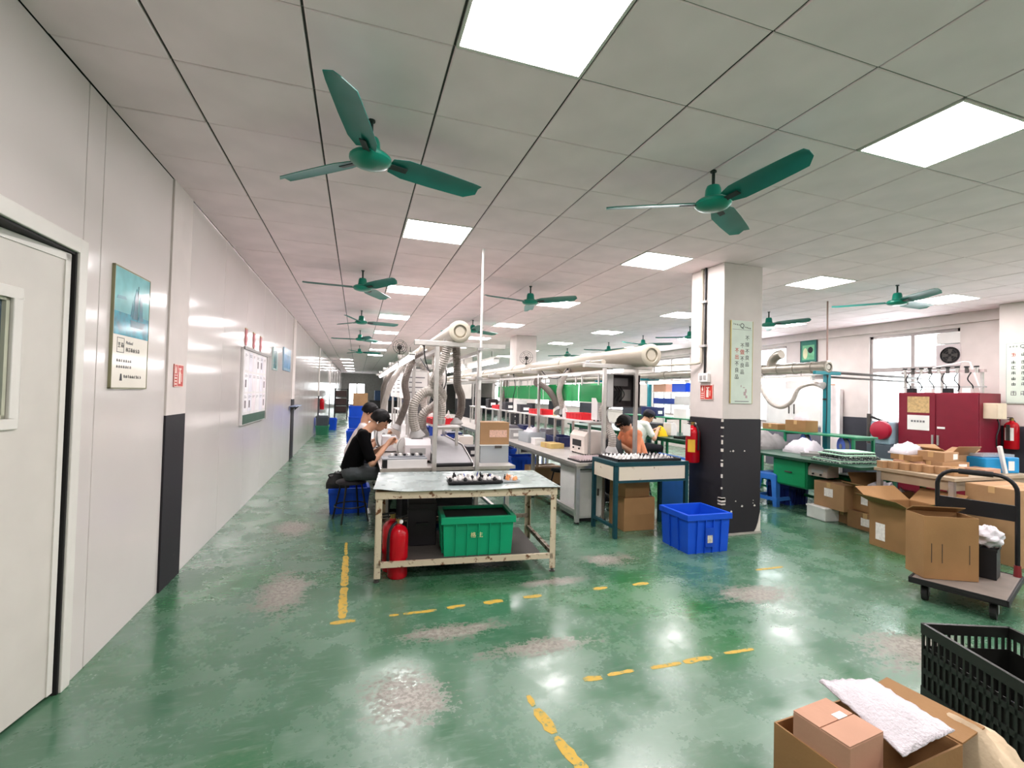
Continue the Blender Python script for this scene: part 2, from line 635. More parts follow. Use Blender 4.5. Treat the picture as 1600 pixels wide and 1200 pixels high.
# ceiling light panels, each a thing with frame and diffuser
COLN = {3: 'above the left bench line', 7: 'above the middle bench line', 11: 'in the row right of the pillar', 15: 'in the row by the window wall', 1: 'over the far left aisle'}
lp = thing('ceiling_light', '', 'ceiling light', group='ceiling light panels')
w, d = GA - .012, GB - .008
fr = M()
for (a, b, c, e) in ((-w / 2, w / 2, -d / 2, -d / 2 + .014), (-w / 2, w / 2, d / 2 - .014, d / 2), (-w / 2, -w / 2 + .014, -d / 2, d / 2), (w / 2 - .014, w / 2, -d / 2, d / 2)):
    fr.bx(a, b, c, e, -.006, .012)
fr.ob('frame', FRAMEW, lp)
df = M().bx(-w / 2 + .012, w / 2 - .012, -d / 2 + .012, d / 2 - .012, -.003, .008).ob('diffuser', LIGHTM, lp)
df.data.materials.append(FRAMEW)
for pl in df.data.polygons:
    pl.material_index = 0 if pl.normal.z < -.5 else 1      # only the lower face glows
first = True
for i in LIGHT_COLS + (1,):
    rows = sorted(j for (a, j) in light_cells if a == i)
    vis = [j for j in rows if (project(GX0 + GA * (i + .5), GY0 + GB * (j + .5), H) or (9e9, 0))[0] < 1700 and j > -3]
    for j in rows:
        loc = (GX0 + GA * (i + .5), GY0 + GB * (j + .5), H)
        if j in vis:
            n = vis.index(j)
            lab = '%s ceiling light panel, %s from the front %s' % ('large bright square' if n == 0 and i in (3, 7) else 'square white', ORD[n], COLN[i])
        else:
            lab = 'square ceiling light panel outside the view %s, row %s' % (COLN[i], ORD[rows.index(j)])
        if first:
            lp.location = loc
            lp['label'] = lab
            first = False
        else:
            copy_tree(lp, loc, label=lab)

# left wall of sandwich panels, flush pilasters, a door opening
DY0, DY1, DZ = 1.86, 2.78, 2.09
wl = M().bx(XL - .12, XL - .02, YN, DY0 - .05, 0, H).bx(XL - .12, XL - .02, DY1 + .05, YF, 0, H).bx(XL - .12, XL - .02, DY0 - .05, DY1 + .05, DZ + .05, H).ob('wall_left', WHITE)
tag(wl, 'long glossy white panel wall along the left aisle', kind='structure')
PIL = [(3.93, 4.32), (10.62, 11.05), (17.6, 18.0), (24.5, 24.9), (31.5, 31.9)]
edges = [YN]
y = YN
marks = []
for a, b in PIL:
    n = max(1, round((a - y) / 1.0))
    marks += [(y + (a - y) * k / n, y + (a - y) * (k + 1) / n) for k in range(n)]
    y = b
n = round((YF - y) / 1.0)
marks += [(y + (YF - y) * k / n, y + (YF - y) * (k + 1) / n) for k in range(n)]
for a, b in marks:
    ivs = [(a, b, 0.0, H)]
    if b > DY0 - .05 and a < DY1 + .05:
        ivs = []
        if a < DY0 - .05:
            ivs.append((a, DY0 - .05, 0, H))
        ivs.append((max(a, DY0 - .05), min(b, DY1 + .05), DZ + .05, H))
        if b > DY1 + .05:
            ivs.append((DY1 + .05, b, 0, H))
    for (p, q, z0, z1) in ivs:
        if q - p < .03:
            continue
        M().bx(XL - .02, XL, p + .003, q - .003, z0, z1 - .002).ob('panel', WHITE, wl, bevel=.002)
for k, (a, b) in enumerate(PIL):
    M().bx(XL - .02, XL + .012, a, b, 1.25, H - .002).ob('pilaster', WPAINT, wl)
    M().bx(XL - .02, XL + .013, a, b, 0, 1.25).ob('pilaster_dado', DADO, wl)

# door, ajar into the next room
dr = thing('door_1', 'white panel door standing ajar with a small window', None, (XL, DY1, 0), kind='structure')
jm = M()
jm.bx(-.11, .015, -.0, .07, 0, DZ + .07)
jm.bx(-.11, .015, DY0 - DY1 - .07, DY0 - DY1, 0, DZ + .07)
jm.bx(-.11, .015, DY0 - DY1, 0, DZ, DZ + .07)
jm.ob('door_frame', FRAMEW, dr, bevel=.004)
M().bx(-.105, .004, -.012, .0, 0, DZ).bx(-.105, .0, DY0 - DY1, 0, DZ - .012, DZ).ob('door_gap_shade', RUBBER, dr)  # black strips on jamb and header paint in the shade of the door gap
leafroot = bpy.data.objects.new('door_leaf', None)
COL.objects.link(leafroot)
leafroot.parent = dr
leafroot.location = (-.014, -.026, .02)
leafroot.rotation_euler.z = R(-8.5)
LW = .90
lf = M()
WY0, WY1, WZ0, WZ1 = -.72, -.30, 1.29, 1.79
lf.bx(-.045, 0, -LW, WY0, 0, DZ - .04)
lf.bx(-.045, 0, WY1, 0, 0, DZ - .04)
lf.bx(-.045, 0, WY0, WY1, 0, WZ0)
lf.bx(-.045, 0, WY0, WY1, WZ1, DZ - .04)
lf.ob('door_slab', mat('door_slab_white', '#cfcac2', .4, var=.03), leafroot)
ed = M()
ed.bx(-.05, .006, -.03, .002, 0, DZ - .04)
ed.bx(-.05, .006, -LW, 0, DZ - .07, DZ - .035)
ed.ob('edge_strip', FRAMEW, leafroot)
wf = M()
for (a, b, c, e) in ((WY0 - .045, WY1 + .045, WZ0 - .045, WZ0), (WY0 - .045, WY1 + .045, WZ1, WZ1 + .045), (WY0 - .045, WY0, WZ0, WZ1), (WY1, WY1 + .045, WZ0, WZ1)):
    wf.bx(-.05, .012, a, b, c, e)
wf.ob('window_frame', FRAMEW, leafroot, bevel=.004)
bd = M()
for (a, b, c, e) in ((WY0, WY1, WZ0, WZ0 + .016), (WY0, WY1, WZ1 - .016, WZ1), (WY0, WY0 + .016, WZ0, WZ1), (WY1 - .016, WY1, WZ0, WZ1)):
    bd.bx(-.035, -.004, a, b, c, e)
bd.ob('glazing_bead', mat('glazing_bead', '#c8c9b4', .4), leafroot)
M().bx(-.026, -.02, WY0 + .01, WY1 - .01, WZ0 + .01, WZ1 - .01).ob('pane', glassy('door_glass', '#6d7f8d', .5, .04), leafroot)
sg = M().bx(0, .003, -.66, -.335, 1.0, 1.235).ob('notice', PAPER, leafroot)
text('放', .062, INK, sg, (.0036, -.40, 1.135), (R(90), 0, R(90)), align='CENTER')
text('门', .062, INK, sg, (.0036, -.402, 1.06), (R(90), 0, R(90)), align='CENTER')
# dim room beyond the door
bw = M()
bw.bx(XL - 1.6, XL - 1.5, .6, 4.2, 0, H).bx(XL - 1.6, XL - .12, .5, .6, 0, H).bx(XL - 1.6, XL - .12, 4.2, 4.3, 0, H).bx(XL - 1.6, XL - .12, .5, 4.3, H, H + .1).bx(XL - 1.6, XL - .1, .5, 4.3, -.1, 0)
tag(bw.ob('wall_beyond_door', mat('grey_room', '#8b93a0', .7)), 'dim grey-blue room behind the ajar door', kind='structure')

# right wall with windows
def wall_holes(x0, x1, holes, ya, yb, m):
    """wall slab between x0 and x1 with rectangular holes (y0, y1, z0, z1), sorted along y"""
    q = M()
    y = ya
    for (a, b, c, e) in holes:
        q.bx(x0, x1, y, a, 0, H)
        q.bx(x0, x1, a, b, 0, c)
        q.bx(x0, x1, a, b, e, H)
        y = b
    q.bx(x0, x1, y, yb, 0, H)
    return q
WINS = [(.6, 2.9, .95, 2.70), (4.90, 6.32, .95, 2.72), (8.13, 9.9, .95, 2.72), (11.4, 13.2, .95, 2.72), (15.0, 16.9, .95, 2.72), (18.5, 20.3, .95, 2.72), (22.0, 24, .95, 2.72), (26, 28, .95, 2.72), (30, 32, .95, 2.72)]
wr = wall_holes(XR, XR + .2, WINS, YN, YF, WPAINT).ob('wall_right', WPAINT)
tag(wr, 'white plastered outer wall with tall windows', kind='structure')
q = M()
ys = [YN] + [v for wn in WINS for v in wn[:2]] + [YF]
for a, b in zip(ys[::2], ys[1::2]):
    q.bx(XR - .006, XR, a, b, 0, 1.18)
q.ob('dado', DADOP, wr)
M().bx(XR - .06, XR, YN, YF, 2.78, H - .002).ob('trim_1', WPAINT)['kind'] = 'structure'
WFR = mat('window_frame_grey', '#a9a29f', .4, .3)
for k, (a, b, c, e) in enumerate(WINS):
    wn = thing('window_%d' % (k + 1), 'aluminium framed window with bright daylight behind', None, (XR + .07, (a + b) / 2, c), kind='structure')
    hw, hh = (b - a) / 2, e - c
    f = M()
    for (p, q2, r0, r1) in ((-hw, hw, 0, .05), (-hw, hw, hh - .05, hh), (-hw, -hw + .05, 0, hh), (hw - .05, hw, 0, hh)):
        f.bx(-.03, .03, p, q2, r0, r1)
    f.ob('window_frame', WFR, wn)
    M().bx(-.025, .025, -.03, .03, .05, hh - .05).ob('mullion', WFR, wn)
    M().bx(-.03, .03, -hw + .05, hw - .05, hh - .68, hh - .60).ob('transom', WFR, wn)
    for s in (-1, 1):
        y0, y1 = sorted((s * .03, s * (hw - .05)))
        M().bx(-.004, .004, y0, y1, .05, hh - .68).ob('pane', GLASS, wn)
        M().bx(-.004, .004, y0, y1, hh - .60, hh - .05).ob('pane', GLASS, wn)
    M().bx(-.09, .1, -hw - .02, hw + .02, -.03, 0).ob('window_sill', WPAINT, wn)

# far wall with a bright opening, near wall behind the camera
wb = M()
wb.bx(XL, -.72, YF, YF + .2, 0, H).bx(.62, XR, YF, YF + .2, 0, H).bx(-.72, .62, YF, YF + .2, 2.1, H).bx(-.72, .62, YF, YF + .2, 0, .25)
tag(wb.ob('wall_back', mat('grey_far_wall', '#9a9894', .7)), 'far grey end wall with a bright window', kind='structure')
wn = thing('window_far', 'bright window in the far end wall', None, (-.05, YF + .05, .25), kind='structure')
f = M()
for (p, q2, r0, r1) in ((-.67, .67, 0, .06), (-.67, .67, 1.79, 1.85), (-.67, -.61, 0, 1.85), (.61, .67, 0, 1.85)):
    f.bx(p, q2, -.03, .03, r0, r1)
f.ob('window_frame', WFR, wn)
M().bx(-.05, .05, -.03, .03, .06, 1.79).ob('mullion', WFR, wn)
M().bx(-.61, -.05, -.004, .004, .06, 1.79).ob('pane', GLASS, wn)
M().bx(.05, .61, -.004, .004, .06, 1.79).ob('pane', GLASS, wn)
tag(M().bx(XL - .1, XR + .1, YN - .15, YN, 0, H).ob('wall_front', WPAINT), 'white wall behind the camera', kind='structure')

# free-standing pillars
def pillar(x0, y0, label, wx=.53, wy=.52):
    p = thing('pillar', label, None, (x0, y0, 0), kind='structure')
    M().bx(0, wx, 0, wy, 1.25, H - .002).ob('shaft', WPAINT, p, bevel=.006)
    M().bx(-.002, wx + .002, -.002, wy + .002, 0, 1.25).ob('dado', DADO, p, bevel=.008)
    rr = random.Random(9)
    chip = mat('bare_plaster', '#d8d0c8', .8, var=.1)
    zs = [1.22, 1.15, 1.06, .98, .90, .80, .74, .62, .50, .38, .36, .33, .12, .06]
    for z in zs:
        h, w = rr.uniform(.012, .05), rr.uniform(.008, .02)
        if z in (.38, .36, .33):
            w = rr.uniform(.03, .06)
        M().prism([(-.004, -.004), (w, -.004), (w * .6, -.001), (-.001, -.001), (-.001, w * .7), (-.004, w)], z, z + h).ob('paint_chip', chip, p)
    for k in range(9):
        x, z, s = rr.uniform(.1, wx - .05), rr.choice([.3, .33, .36, .5, .9, .25]), rr.uniform(.008, .02)
        M().prism([(x, z), (x + s, z - s * .3), (x + s * 1.6, z + s * .3), (x + s * .7, z + s)], .0022, .0045, Matrix(((1, 0, 0, 0), (0, 0, -1, 0), (0, 1, 0, 0), (0, 0, 0, 1)))).ob('paint_chip', chip, p)
    M().prism([(wx - .10, 0), (wx + .003, 0), (wx + .003, .25), (wx - .012, .20), (wx - .03, .12), (wx - .06, .05)], .0022, .006, Matrix(((1, 0, 0, 0), (0, 0, -1, 0), (0, 1, 0, 0), (0, 0, 0, 1)))).ob('bare_corner', chip, p)
    M().bx(-.012, wx + .012, -.012, wy + .012, 0, .022).ob('base_mortar', mat('mortar', '#a9a49b', .8, var=.15), p)
    return p
pillar(3.73, 4.06, 'white square pillar with charcoal lower half and chipped corner')
pillar(3.73, 11.0, 'white pillar standing behind the middle ducts')
pillar(3.73, 17.95, 'distant white pillar, third in the row')
pillar(3.73, 24.9, 'distant white pillar, fourth in the row')
p = thing('wall_pier', 'white wall pier by the windows with dark grey lower part', None, (8.88, 3.62, 0), kind='structure')
M().bx(0, .37, 0, .62, 1.18, H - .002).ob('shaft', WPAINT, p, bevel=.006)
M().bx(-.002, .37, -.002, .622, 0, 1.18).ob('dado', DADOP, p, bevel=.006)
# ------------------------------------------------------------------ ceiling fans
def make_fan():
    f = thing('ceiling_fan', '', 'fan', group='green three-blade ceiling fans')
    # origin at the ceiling, hub hangs below
    M().cyl((0, 0, 0), (0, 0, -.012), .02, n=10).cyl((0, 0, -.01), (0, 0, -.14), .010, n=10).ob('down_rod', FANDK, f, smooth=True)
    M().lathe([(.02, -.10), (.04, -.105), (.048, -.125), (.052, -.165), (.058, -.185), (.058, -.19)], 20).ob('motor_cap', FAN, f, smooth=True)
    M().lathe([(.058, -.188), (.095, -.196), (.112, -.212), (.112, -.228), (.095, -.245), (.06, -.256), (.02, -.26)], 24).ob('motor_housing', FAN, f, smooth=True)
    for k in range(3):
        T = Matrix.Rotation(R(120 * k), 4, 'Z')
        pitch = Matrix.Translation((0, 0, -.222)) @ Matrix.Rotation(R(-16), 4, 'X')
        # blade: a curved plate with raked tip
        xs = [.115, .20, .38, .54, .62, .68]
        lo = [-.055, -.08, -.08, -.075, -.072, -.066]
        hi = [.05, .073, .073, .068, .064, .012]
        vs, fs = [], []
        n = len(xs)
        for zt in (0, .004):
            for i in range(n):
                for t in (0, .5, 1):
                    yy = lo[i] + (hi[i] - lo[i]) * t
                    vs.append((xs[i], yy, zt + (.012 if t == .5 else 0)))
        for l in (0, 1):
            o = l * n * 3
            for i in range(n - 1):
                for t in range(2):
                    q = (o + i * 3 + t, o + i * 3 + t + 1, o + (i + 1) * 3 + t + 1, o + (i + 1) * 3 + t)
                    fs.append(q)
        b = n * 3
        rim = [i * 3 for i in range(n)] + [(n - 1) * 3 + 1] + [i * 3 + 2 for i in range(n - 1, -1, -1)] + [1]
        for a, c in zip(rim, rim[1:] + rim[:1]):
            fs.append((a, c, c + b, a + b))
        bl = M().raw(vs, fs, T @ pitch).ob('blade', FAND, f, smooth=True)
        M().bx(.09, .21, -.018, .018, -.006, .0, T @ pitch).ob('blade_iron', FANDK, bl)
    return f
fan = make_fan()
FANS = [(.03, 2.66, 18, 'large green ceiling fan near the left wall, closest to the camera'),
        (2.16, 2.46, 32, 'green ceiling fan in front of the pillar with dark drop rod'),
        (.02, 6.04, 62, 'second green ceiling fan along the left aisle'),
        (.03, 9.08, 10, 'third green ceiling fan along the left aisle'),
        (.02, 12.1, 50, 'fourth green ceiling fan along the left aisle'),
        (.02, 16.2, 5, 'fifth and smallest green ceiling fan along the left aisle'),
        (2.21, 5.98, 72, 'green ceiling fan above the middle bench line, behind the tall conduit'),
        (2.18, 9.23, 30, 'distant green ceiling fan beside the round pipe end'),
        (6.39, 4.03, 5, 'green ceiling fan in front of the window by the air conditioner'),
        (6.51, 6.07, 40, 'green ceiling fan immediately right of the pillar'),
        (6.47, 7.98, 20, 'green ceiling fan half hidden left of the pillar'),
        (6.46, 9.63, 75, 'small green ceiling fan above the end of the middle duct'),
        (6.49, 11.3, 45, 'small distant green ceiling fan above the middle duct'),
        (6.23, 13.4, 10, 'smallest distant green ceiling fan above the middle duct')]
for k, (x, y, a, lab) in enumerate(FANS):
    if k == 0:
        fan.location = (x, y, H)
        fan.rotation_euler.z = R(a)
        fan['label'] = lab
    else:
        copy_tree(fan, (x, y, H), R(a), lab)

# ------------------------------------------------------------------ ducts and frames
def ring_pipe(m, x, z, y0, y1, r, n=24):
    m.cyl((x, y0, z), (x, y1, z), r, n=n)

def duct(name, label, x, z, y0, y1, r, material, seg=2.4):
    d = thing(name, label, 'duct', (x, y0, z), group='exhaust ducts over the bench lines')
    L = y1 - y0
    n = max(1, round(L / seg))
    for k in range(n):
        a, b = L * k / n, L * (k + 1) / n
        M().cyl((0, a + (.02 if k == 0 else 0), 0), (0, b, 0), r, n=28).ob('pipe_section', material, d, smooth=True)
        if k:
            M().cyl((0, a - .06, 0), (0, a + .06, 0), r + .012, n=28).ob('collar', material, d, smooth=True)
    # recessed end cap: outer ring, step and inner plug
    T = Matrix.Rotation(R(90), 4, 'X')
    M().lathe([(r + .008, -.09), (r + .008, .0), (r - .012, .012), (r * .66, .012), (r * .62, -.012), (r * .5, -.012), (r * .46, .004), (.01, .004)], 28, T).ob('end_cap', material, d, smooth=True)
    return d
dA = duct('exhaust_duct', 'cream pipe with round open end above the left bench line', .97, 2.085, 4.66, 19.0, .105, DUCT)
dB = duct('exhaust_duct', 'thick pale pipe with capped end above the middle bench line', 3.2, 1.95, 4.60, 19.0, .125, DUCT)
dC = duct('exhaust_duct', 'galvanised pipe with white end cap above the green bench', 6.55, 1.975, 5.05, 14.0, .085, DUCTG, 1.2)

def frame(label, xs, beam, zb, y0, n, step, post_m=ALU, w=.042, down=0., group='bench frames'):
    """portal frame row: posts in pairs with a cross beam, joined along the line"""
    g = thing('overhead_frame', label, 'frame', (0, y0, 0), group=group)
    for k in range(n):
        y = step * k
        for x in xs:
            M().bx(x - w / 2, x + w / 2, y - w / 2, y + w / 2, down, zb).ob('post', post_m, g, bevel=.004)
            M().bx(x - w * .8, x + w * .8, y - w * .8, y + w * .8, down, down + .02).ob('foot_plate', BLACKM, g)
        M().bx(beam[0], beam[1], y - .025, y + .025, zb, zb + .05).ob('cross_beam', post_m, g, bevel=.004)
    for x in xs:
        M().bx(x - .018, x + .018, 0, step * (n - 1), zb - .06, zb - .025).ob('long_rail', post_m, g)
    return g
frame('pale aluminium portal frame carrying the cream pipe over the left benches', (.75, 1.19), (.52, 1.46), 1.93, 4.70, 6, 2.0)
fB = frame('aluminium frame around the dark control box on the middle benches', (2.78, 3.21), (2.5, 3.42), 1.80, 4.92, 6, 2.1)
fC = frame('teal painted posts with a steel beam over the green bench', (6.55,), (6.3, 6.8), 1.86, 5.07, 4, 2.2, TEALP, .072, 0)
M().bx(6.53, 6.57, -.02, 7.2, 1.80, 1.86).ob('long_beam', DSTEEL, fC)
# elbow take-off and bands on the galvanised pipe
M().tube(spline([(0, 1.0, .04), (0, .98, .14), (0, .90, .22), (0, .80, .25)], 8), .075, 16).ob('elbow', DUCTG, dC, smooth=True)
for yy in (.25, .55, .85, 1.15):
    M().cyl((0, yy - .02, 0), (0, yy + .02, 0), .093, n=28).ob('band', DUCTG, dC, smooth=True)
# the tall white conduit from the left frame to the ceiling
c = thing('power_conduit', 'thin white conduit rising from bench frame to ceiling', 'conduit', (1.185, 4.63, 1.5))
M().cyl((0, 0, 0), (0, 0, H - 1.5), .0125, n=12).ob('pipe', PLASTW, c, smooth=True)
for z in (.1, .4):
    M().bx(-.02, .02, -.016, .045, z, z + .03).ob('clamp', PLASTG, c)
c = thing('power_conduit', 'brown metal conduit rising from teal post to ceiling', 'conduit', (6.55, 5.07, 2.06))
M().cyl((0, 0, 0), (0, 0, H - 2.06), .012, n=10).ob('pipe', mat('brown_pipe', '#9a8078', .4), c, smooth=True)
M().bx(-.03, .03, -.03, .03, -.005, .01).ob('base_plate', ALU, c)

# white capped pipe rail running under the middle duct, and pipe rails far right
r = thing('pipe_rail', 'cream pipe rail clamped under the middle duct', 'pipe', (2.78, 4.95, 1.735))
M().cyl((0, 0, .14), (0, 9, .14), .03, n=14).ob('pipe', DUCT, r, smooth=True)
for k in range(5):
    M().cyl((0, .3 + 2.1 * k, .14), (0, .42 + 2.1 * k, .14), .042, n=14).ob('clamp', PLASTG, r, smooth=True)
r = thing('pipe_rail', 'grey steel rail bridging from teal post to window wall', 'pipe', (6.58, 5.07, 1.83))
M().cyl((0, 0, .07), (2.6, .35, .07), .022, n=10).cyl((0, 0, .0), (2.6, .35, .0), .016, n=10).ob('pipe', DSTEEL, r, smooth=True)

# tube lights hung along the lines
def tube_light(label, p0, p1, group):
    p0, p1 = Vector(p0), Vector(p1)
    t = thing('tube_light', label, 'light', p0, group=group)
    d = p1 - p0
    L = d.length
    rz = math.atan2(d.y, d.x)
    t.rotation_euler.z = rz
    M().bx(0, L, -.035, .035, .02, .045).ob('reflector', FRAMEW, t)
    M().cyl((.03, 0, .0), (L - .03, 0, .0), .026, n=10).ob('tube', TUBEM, t, smooth=True)
    for x in (.0, L - .04):
        M().bx(x, x + .04, -.028, .028, -.022, .03).ob('end_cap', PLASTW, t)
    for x in (.2, L - .2):
        M().cyl((x, 0, .045), (x, 0, .12), .004, n=6).ob('hanger', DSTEEL, t)
    return t
for k in range(5):
    y = 4.85 + 1.45 * k
    tube_light('slim tube light on the aisle side of the left line, %s from the front' % ORD[k], (.52, y, 1.82), (.52, y + 1.3, 1.82), 'tube lights over the left benches')
    tube_light('slim tube light on the inner side of the left line, %s from the front' % ORD[k], (1.42, y, 1.82), (1.42, y + 1.3, 1.82), 'tube lights over the left benches')
for k in range(5):
    y = 5.15 + 1.4 * k
    tube_light('white tube light under the galvanised pipe, %s from the teal post' % ORD[k], (6.38, y, 1.80), (6.38, y + 1.3, 1.80), 'tube lights over the green bench')

# ------------------------------------------------------------------ flexible hoses
def hose(label, pts, r, material=HOSE, group='flexible extraction hoses', pitch=.022):
    o0 = Vector(pts[0])
    pl = spline([Vector(p) - o0 for p in pts], 14)
    L = sum((pl[i + 1] - pl[i]).length for i in range(len(pl) - 1))
    n = int(L / pitch) * 2
    # resample evenly
    acc, dist = [pl[0]], 0
    step = L / n
    cur, i = pl[0], 0
    need = step
    while i < len(pl) - 1 and len(acc) < n + 1:
        seg = (pl[i + 1] - cur).length
        if seg >= need:
            cur = cur + (pl[i + 1] - cur).normalized() * need
            acc.append(cur)
            need = step
        else:
            need -= seg
            cur = pl[i + 1]
            i += 1
    rr = [r * (1.0 if k % 2 else .88) for k in range(len(acc))]
    h = thing('flexible_hose', label, 'hose', o0, group=group)
    M().tube(acc, rr, 10).ob('corrugated_tube', material, h, smooth=False)
    d = (acc[-1] - acc[-2]).normalized()
    M().cyl(acc[-1], acc[-1] + d * .07, r * 1.0, r * 1.7, n=14).ob('nozzle', PLASTG, h, smooth=True)
    d = (acc[0] - acc[1]).normalized()
    M().cyl(acc[0] - d * .03, acc[0] + d * .03, r * 1.12, n=14).ob('clamp_ring', ALU, h, smooth=True)
    return h
hose('grey corrugated hose looping down at the left bench front', [(.92, 5.0, 2.0), (.86, 5.05, 1.75), (.80, 5.2, 1.58), (.92, 5.3, 1.42), (.86, 5.5, 1.30), (.74, 5.55, 1.20), (.74, 5.6, 1.03)], .055)
hose('arched grey hose with dark rings behind the left front post', [(.90, 5.3, 1.14), (.905, 5.28, 1.30), (.82, 5.25, 1.45), (.70, 5.22, 1.46), (.60, 5.2, 1.34), (.585, 5.2, 1.18), (.62, 5.22, 1.04)], .055)
hose('dark grey hose hanging straight from cream pipe to red tray', [(1.04, 5.2, 2.0), (1.06, 5.2, 1.75), (1.08, 5.25, 1.55), (1.16, 5.4, 1.42), (1.18, 5.5, 1.25), (1.14, 5.5, 1.14)], .048, HOSED)
hose('brown-grey hose bending behind the left tube light', [(.9, 6.4, 2.0), (.72, 6.5, 1.9), (.62, 6.6, 1.6), (.66, 6.7, 1.35), (.60, 6.8, 1.1), (.55, 6.8, .98)], .05, HOSED)
hose('pale hose curling over the second worker', [(.9, 7.8, 2.0), (.75, 7.8, 1.95), (.55, 7.9, 1.65), (.45, 8.0, 1.35), (.4, 8.1, 1.05)], .05)
hose('pale hose drooping between the left posts', [(.95, 6.0, 1.98), (.95, 6.05, 1.8), (1.02, 6.1, 1.62), (.9, 6.2, 1.5), (.84, 6.3, 1.35), (.9, 6.3, 1.14)], .05)
hose('dark hose arching far along the left line', [(.9, 9.4, 2.0), (.7, 9.4, 1.95), (.5, 9.5, 1.6), (.48, 9.6, 1.3), (.5, 9.7, 1.0)], .05, HOSED)
hose('inner grey hose far along the left line', [(1.05, 8.6, 2.0), (1.2, 8.6, 1.8), (1.25, 8.7, 1.45), (1.2, 8.8, 1.14)], .05)
hose('grey hose slanting down in front of the green screens', [(3.1, 6.6, 1.86), (2.98, 6.5, 1.75), (2.86, 6.4, 1.55), (2.86, 6.35, 1.40), (2.9, 6.35, 1.27)], .045)
hose('dark hose meeting the slanting one before the green screens', [(2.92, 7.3, 1.80), (2.80, 7.2, 1.66), (2.82, 6.9, 1.60), (2.86, 6.65, 1.45), (2.88, 6.5, 1.27)], .05, HOSED)
hose('grey hose dropping below the dark control box', [(3.08, 5.25, 1.40), (2.92, 5.2, 1.30), (2.93, 5.15, 1.15), (2.97, 5.05, .98), (2.97, 5.05, .84)], .05)
hose('dark hose hanging at the far end of the green screens', [(3.1, 9.6, 1.86), (3.0, 9.5, 1.7), (2.95, 9.4, 1.5), (2.9, 9.4, 1.28)], .055, HOSED)
hose('clear grey hose sagging in a U beside the teal post', [(6.5, 6.2, 1.90), (6.42, 6.15, 1.72), (6.40, 5.95, 1.45), (6.40, 5.72, 1.36), (6.40, 5.52, 1.46), (6.42, 5.42, 1.66), (6.46, 5.25, 1.73), (6.46, 5.12, 1.71)], .032, HOSE)

# ------------------------------------------------------------------ benches
def bench(label, x0, x1, y0, L, z, top_m, leg_m, group, edge_m=ALU, inset=.06):
    b = thing('workbench', label, 'workbench', ((x0 + x1) / 2, y0, 0), group=group)
    hw = (x1 - x0) / 2
    M().bx(-hw, hw, 0, L - .01, z - .025, z).ob('worktop', top_m, b, bevel=.003)
    e = M()
    for (p, q, c, d) in ((-hw - .006, -hw, 0, L - .01), (hw, hw + .006, 0, L - .01), (-hw, hw, -.006, 0), (-hw, hw, L - .01, L - .004)):
        e.bx(p, q, c, d, z - .03, z + .002)
    e.ob('edge_band', edge_m, b)
    for x in (-hw + inset, hw - .06):
        for y in (.08, L / 2, L - .1):
            M().bx(x - .022, x + .022, y - .022, y + .022, 0.015, z - .025).ob('leg', leg_m, b)
            M().cyl((x, y, 0), (x, y, .02), .03, n=10).ob('foot', RUBBER, b)
        M().bx(x - .018, x + .018, .08, L - .1, .12, .155).ob('stretcher', leg_m, b)
        M().bx(x - .02, x + .02, .08, L - .1, z - .075, z - .026).ob('rail', leg_m, b)
    for y in (.08, L - .1):
        M().bx(-hw + inset, hw - .06, y - .018, y + .018, z - .075, z - .026).ob('rail', leg_m, b)
    return b
for k in range(4):
    bench('light grey assembly bench on the left line, %s from the front table' % ORD[k], .24, 1.62, 4.74 + 3.0 * k, 3.0, .70, TOPW if k else TOPG, ALU, 'benches of the left line')
for k in range(4):
    bench('long grey bench of the middle line, %s from the teal table' % ORD[k], 2.36, 3.28, 4.78 + 3.0 * k, 3.0, .70, TOPG, ALU, 'benches of the middle line')
for k in range(3):
    bench('green painted bench of the right line, %s from the cartons' % ORD[k], 5.45, 6.72, 3.82 + 2.6 * k, 2.6, .72, GREEND, GREENP, 'green benches of the right line', GREEND, .62 if k == 0 else .06)

# raised shelves over the benches
def shelf(label, x0, x1, y0, L, zb, z, top_m, post_m, group, n=3):
    s = thing('bench_shelf', label, 'shelf', ((x0 + x1) / 2, y0, zb), group=group)
    hw = (x1 - x0) / 2
    M().bx(-hw, hw, 0, L, z - zb - .022, z - zb).ob('shelf_board', top_m, s, bevel=.003)
    for k in range(n):
        y = .05 + (L - .1) * k / (n - 1)
        for x in (-hw + .025, hw - .025):
            M().bx(x - .015, x + .015, y - .015, y + .015, 0, z - zb - .022).ob('upright', post_m, s)
        M().bx(-hw + .025, hw - .025, y - .012, y + .012, z - zb - .05, z - zb - .022).ob('bracket', post_m, s)
    return s
shelf('white raised shelf in the middle of the left benches', .82, 1.12, 5.25, 2.9, .70, 1.09, TOPW, ALU, 'raised bench shelves', 3)
shelf('second white raised shelf further along the left benches', .82, 1.12, 8.4, 2.9, .70, 1.09, TOPW, ALU, 'raised bench shelves', 3)
shelf('white raised shelf with red trays on the middle benches', 2.82, 3.17, 5.35, 3.4, .70, 1.14, TOPW, ALU, 'raised bench shelves', 4)
shelf('far white raised shelf on the middle benches', 2.82, 3.17, 8.9, 3.2, .70, 1.14, TOPW, ALU, 'raised bench shelves', 3)
shelf('green raised shelf carrying cartons beside the teal post', 6.28, 6.70, 4.45, 2.2, .72, 1.0, GREENP, GREENP, 'raised bench shelves', 3)
shelf('green raised shelf beyond the teal posts', 6.28, 6.70, 6.9, 3.2, .72, 1.05, GREENP, GREENP, 'raised bench shelves', 3)

